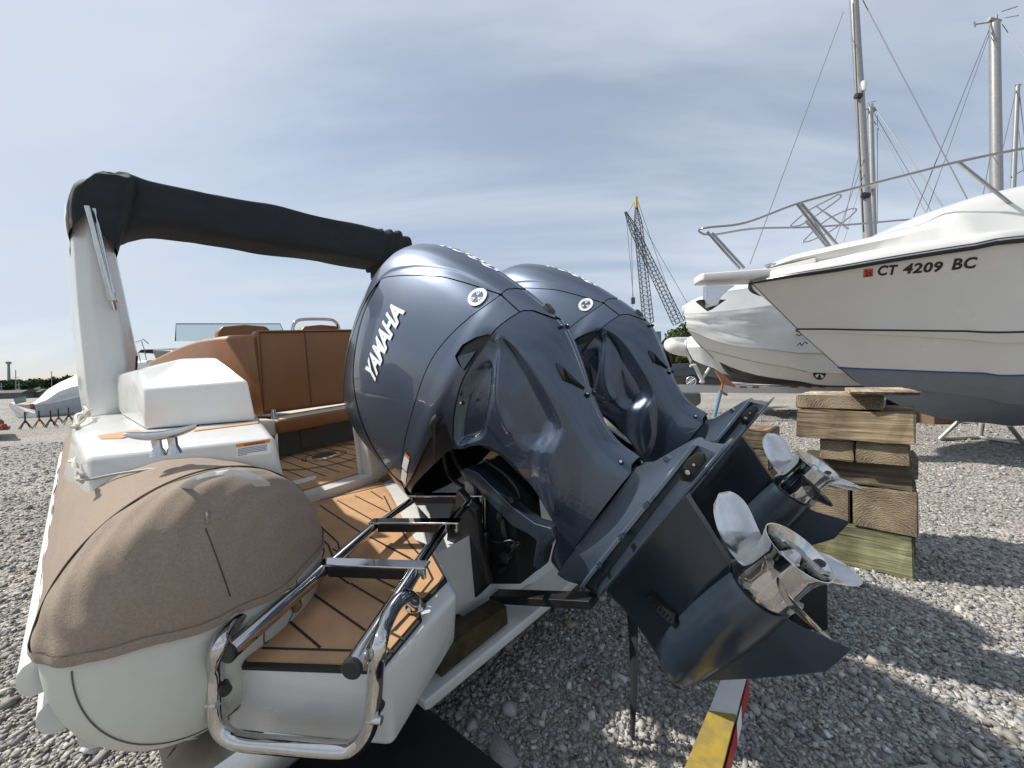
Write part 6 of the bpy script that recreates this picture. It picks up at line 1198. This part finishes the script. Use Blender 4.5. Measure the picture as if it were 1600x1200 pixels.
    for s_ in np.concatenate([np.linspace(-.028, .15, 22), np.linspace(.155, .321, 40)]):
        xl = np.interp(s_, [-.03,.0,.05,.10,.15,.19,.22,.25,.28,.295,.305,.312,.322], [-1.045,-1.043,-1.040,-1.044,-1.056,-1.070,-1.083,-1.090,-1.078,-1.055,-1.02,-.97,-.80])
        xr = np.interp(s_, [-.03,.0,.05,.10,.16,.18,.4], [-.558,-.572,-.592,-.615,-.640,-.640,-.640])
        u_ = .5-.5*np.cos(np.linspace(0, math.pi, 60)); x = xl+(xr-xl)*u_
        w = np.interp(s_, [-.03,-.01,.03,.08,.15], [.066,.054,.045,.044,.048])*(np.clip(u_, 0, 1)**.5)*(1-u_**2.2*.80)*1.12
        tr_ = torp(x, s_); d_ = np.clip(1-np.abs(w-tr_)/.03, 0, 1); y = np.maximum(w if s_ < .235 else 0*w, tr_)+.03*d_*d_*.25*(1 if s_ < .235 else 0)
        y = y*np.minimum(1, np.sqrt(np.clip(u_/.05, 0, 1))+.0); y[-1] = y[-2]
        rows.append(list(np.c_[x, -y, np.full(60, -s_)])+list(np.c_[x, y, np.full(60, -s_)][::-1]))
    mb = MB(); mb.grid(np.array(rows), wrapv=True)
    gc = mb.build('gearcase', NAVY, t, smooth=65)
    # water pick-up grille
    mb = MB(); mb.mi = 0
    def gy(x, s): return -.047-.0*x
    oc = [(-.905,.075),(-.893,.070),(-.875,.075),(-.868,.150),(-.880,.160),(-.895,.158)]
    mb.prism([(x, -.030, -s) for x, s in oc], [(x, -.0488-.006*(s > .1), -s) for x, s in oc]); mb.mi = 1
    for k in range(6): mb.box((-.885+.003*k/6, -.0515, -(.085+k*.012)), .018, .008, .003, mi=1)
    mb.build('water_inlet', [BLKM, NAVY], gc)
    # skeg
    sk = [(-1.05,.285),(-.95,.335),(-.82,.392),(-.745,.425),(-.70,.441),(-.655,.441),(-.610,.432),(-.622,.405),(-.650,.345),(-.668,.300)]
    mb = MB(); A = []
    n_ = len(sk)
    lead = cr([(-1.055,.288),(-.95,.338),(-.82,.394),(-.70,.441)], 6); trail = cr([(-.660,.285),(-.655,.335),(-.630,.385),(-.608,.433)], 6)
    for k, ph in enumerate(np.linspace(0, 1, 9)):
        tt = np.linspace(0, 1, len(lead)); pass
    for u_ in np.linspace(0, 1, 14):
        a_ = np.array([np.interp(u_, np.linspace(0, 1, len(lead)), lead[:, i]) for i in (0, 1)]); b_ = np.array([np.interp(u_, np.linspace(0, 1, len(trail)), trail[:, i]) for i in (0, 1)])
        th = .011*(1-u_)+.0028; row = []
        for v_ in np.linspace(0, 1, 14): q = a_+(b_-a_)*v_; row.append((q[0], -th*math.sin(math.pi*min(1, v_*.93+.05))**.6, -q[1]))
        for v_ in np.linspace(1, 0, 14): q = a_+(b_-a_)*v_; row.append((q[0], th*math.sin(math.pi*min(1, v_*.93+.05))**.6, -q[1]))
        A.append(row)
    mb.grid(np.array(A), wrapv=True); mb.add(A[-1], [tuple(range(28))])
    mb.mi = 1
    # bare metal scuffs at the tip, in the paint itself
    mb.build('skeg', [mat('skeg_paint', (.020, .036, .062), .38, metal=.2, coat=.2, coatr=.25, noise=.2, nscale=9)], t, smooth=50)
    # trim anode behind the gearcase
    mb = MB(); mb.prism([(-.66,-.012,-.315),(-.66,.012,-.315),(-.60,.010,-.322),(-.60,-.010,-.322)], [(-.665,-.012,-.300),(-.665,.012,-.300),(-.605,.010,-.306),(-.605,-.010,-.306)]); mb.build('trim_anode', mat('zinc', (.5, .5, .5), .5, metal=.6, noise=.1), t, bevel=.002)
    return t, lo
def make_propeller(parent, turn):
    # the hub: barrel from the gearcase aft, flared exhaust ring, inner hub with nut
    ax = (1, 0, 0); o = (0, 0, -.235)
    mb = MB(); mb.lathe([(-.636,.045),(-.636,.073),(-.628,.075),(-.60,.072),(-.57,.069),(-.54,.069),(-.515,.073),(-.498,.080),(-.492,.0810),(-.492,.0785),(-.51,.069),(-.54,.064),(-.60,.060)], o, ax, 64)
    mb.lathe([(-.60,.060),(-.60,.022),(-.53,.020),(-.53,.012),(-.515,.012),(-.515,.0)], o, ax, 24)
    pr = mb.build('propeller', CHR, parent, smooth=40)
    mb = MB(); mb.lathe([(-.535,.022),(-.530,.024),(-.522,.024),(-.518,.020),(-.500,.012),(-.500,.0)], o, ax, 6); mb.build('prop_nut', CHRB, pr)
    for k in range(3):
        A = []; A2 = []
        for ir, rf in enumerate(np.linspace(0, 1, 20)):
            r = .062+(.205-.062)*rf
            ch = .150*(.62+.75*rf-.2*rf*rf)*math.sqrt(max(0, 1-max(0, (rf-.45)/.55)**2.4))+.004
            ph = math.atan2(.40, 2*math.pi*max(r, .085)); skew = .030*rf**1.5; rk = .055*rf**1.3
            ra, rb = [], []
            for c in np.linspace(-1, 1, 17):
                l = c*ch/2+skew; xx = -.575+l*math.sin(ph)*.9+rk+.012*(1-c*c)*-.5; ta = -l*math.cos(ph)/r+turn+k*2*math.pi/3
                th = (.0055*(1-rf)+.0016)*math.sqrt(max(0, 1-c*c))+.0006
                for lst, sg in ((ra, 1), (rb, -1)):
                    lst.append((xx+sg*th*math.cos(ph), r*math.cos(ta+sg*th*math.sin(ph)/r), -.235+r*math.sin(ta+sg*th*math.sin(ph)/r)))
            # small cup on the trailing edge
            A.append(ra+rb[::-1])
        mb = MB(); mb.grid(np.array(A), wrapv=True); mb.add(A[-1], [tuple(range(34))]); mb.build('blade', mat('worn_steel', (.62, .61, .60), .16, metal=1, noise=.16, nscale=14, bump=.04, bscale=60), pr, smooth=50)
    return pr
def make_bracket(parent):
    y0 = -.13
    # swivel bracket, navy: the long arm with its drop foot
    arm = [EN(*p, y0)[[0, 2]] for p in ((716,735),(728,731),(745,738),(770,762),(800,792),(835,818),(862,826),(866,842),(852,858),(845,888),(840,892),(832,885),(838,845),(826,836),(800,822),(770,792),(745,765),(728,752))]
    mb = MB(); mb.prism([(x, y0, z) for x, z in arm], [(x, y0+.05, z) for x, z in arm]); mb.prism([(x, -y0, z) for x, z in arm], [(x, -y0-.05, z) for x, z in arm]); mb.build('swivel_arm', NAVY, parent, bevel=.005, smooth=40)
    mb = MB(); mb.tube([EN(799,781,y0)-[0, .004, 0], EN(799,781,y0)+[0, .02, 0]], .012, 16); mb.tube([EN(842,862,y0)-[0, .003, 0], EN(842,862,y0)+[0, .02, 0]], .006, 10); mb.build('arm_bolt', BLK, parent, smooth=40)
    # clamp bracket plates against the transom
    for sg in (-1, 1):
        pl = [EN(*p, -.17)[[0, 2]] for p in ((714,765),(742,800),(748,850),(762,915),(735,942),(704,932),(694,880),(700,812))]
        mb = MB(); mb.prism([(x, sg*.17, z) for x, z in pl], [(x, sg*.135, z) for x, z in pl]); mb.build('clamp_bracket', BLK, parent, bevel=.006, smooth=40)
        # trim ram: chromed rod in a black cylinder
        a = EN(757,745,-.10); b = EN(757,832,-.10); c = EN(762,905,-.10)
        mb = MB(); mb.tube([(a[0], sg*.10, a[2]), (b[0], sg*.10, b[2])], .009, 14); mb.mi = 1; mb.tube([(b[0], sg*.10, b[2]), (c[0], sg*.10, c[2])], .024, 18); mb.tube([(b[0], sg*.10, b[2]+.004), (b[0]-.006, sg*.10, b[2]-.004)], .027, 18)
        mb.tube([(c[0], sg*.10-.022, c[2]), (c[0], sg*.10+.022, c[2])], .020, 14)
        mb.build('trim_ram', [CHR, BLK], parent, smooth=40)
    mb = MB(); p_, q_ = EN(700,934,-.06), EN(930,945,-.06); mb.prism([p_+[0,-.03,-.0], q_+[0,-.03,-.0], q_+[0,.03,0], p_+[0,.03,0]], [p_+[.02,-.03,.028], q_+[.02,-.03,.02], q_+[.02,.03,.02], p_+[.02,.03,.028]]); mb.build('tie_bar', BLK, parent, bevel=.003)
    a, b, c, d = EN(735,728,-.09), EN(800,800,-.09), EN(812,915,-.09), EN(745,915,-.09)
    mb = MB(); mb.prism([(q[0], -.085, q[2]) for q in (a, b, c, d)], [(q[0], .085, q[2]) for q in (a, b, c, d)]); mb.build('swivel_bracket', BLKM, parent, bevel=.01, smooth=40)
    mb = MB()
    for px, py, r in ((762,889,.021),(793,868,.022),(787,888,.012),(806,852,.01),(785,805,.014),(730,885,.008),(733,835,.006)):
        q = EN(px, py, -.10); mb.tube([(q[0], -.12, q[2]), (q[0], -.085, q[2])], r, 16); mb.tube([(q[0], -.124, q[2]), (q[0], -.12, q[2])], r*.45, 10)
    q1, q2 = EN(765,888,-.11), EN(797,866,-.11); mb.tube([q1, q2], .007, 10); q3 = EN(812,850,-.11); mb.tube([q2, q3], .005, 8)
    mb.tube(cr([EN(760,852,-.1), EN(768,845,-.12), EN(780,848,-.12), EN(800,845,-.11), EN(812,858,-.1)], 5), .004, 8)
    mb.tube(cr([EN(785,800,-.09), EN(788,830,-.10), EN(795,850,-.09)], 4), .012, 10)
    mb.build('pivot_pin', BLK, parent, smooth=40)
    mb = MB()
    for c_ in ([(700,690),(712,720),(735,745),(770,755),(790,780)], [(690,700),(700,740),(728,762),(765,772),(778,800)], [(760,720),(790,742),(810,770),(805,800)]): mb.tube(cr([EN(x, y, -.07) for x, y in c_], 6), .009, 10)
    mb.build('hose', BLK, parent, smooth=60)
    mb = MB(); q = [EN(*p, -.09)[[0, 2]] for p in ((728,752),(735,748),(742,760),(744,772),(738,776),(730,768))]; mb.prism([(x, -.10, z) for x, z in q], [(x, -.085, z) for x, z in q]); mb.build('support_lever', mat('grey_cast', (.35, .36, .36), .45, metal=.5), parent, bevel=.002)
def copy_tree(o, par=None):
    c = o.copy(); COL.objects.link(c); c.parent = par
    for ch in [x for x in list(bpy.data.objects) if x.parent == o]: copy_tree(ch, c)
    return c
motor, _ = make_outboard('nearer blue-grey outboard motor, its white side lettering and silver propeller in full view')
make_bracket(motor)
bpy.context.view_layer.update()
motor2 = copy_tree(motor)
motor2.location = b2w([0, 1.86, 0]).tolist(); motor2['label'] = 'farther blue-grey outboard motor, half hidden behind the nearer one'
make_propeller(motor, R_(90)); make_propeller(motor2, R_(200))
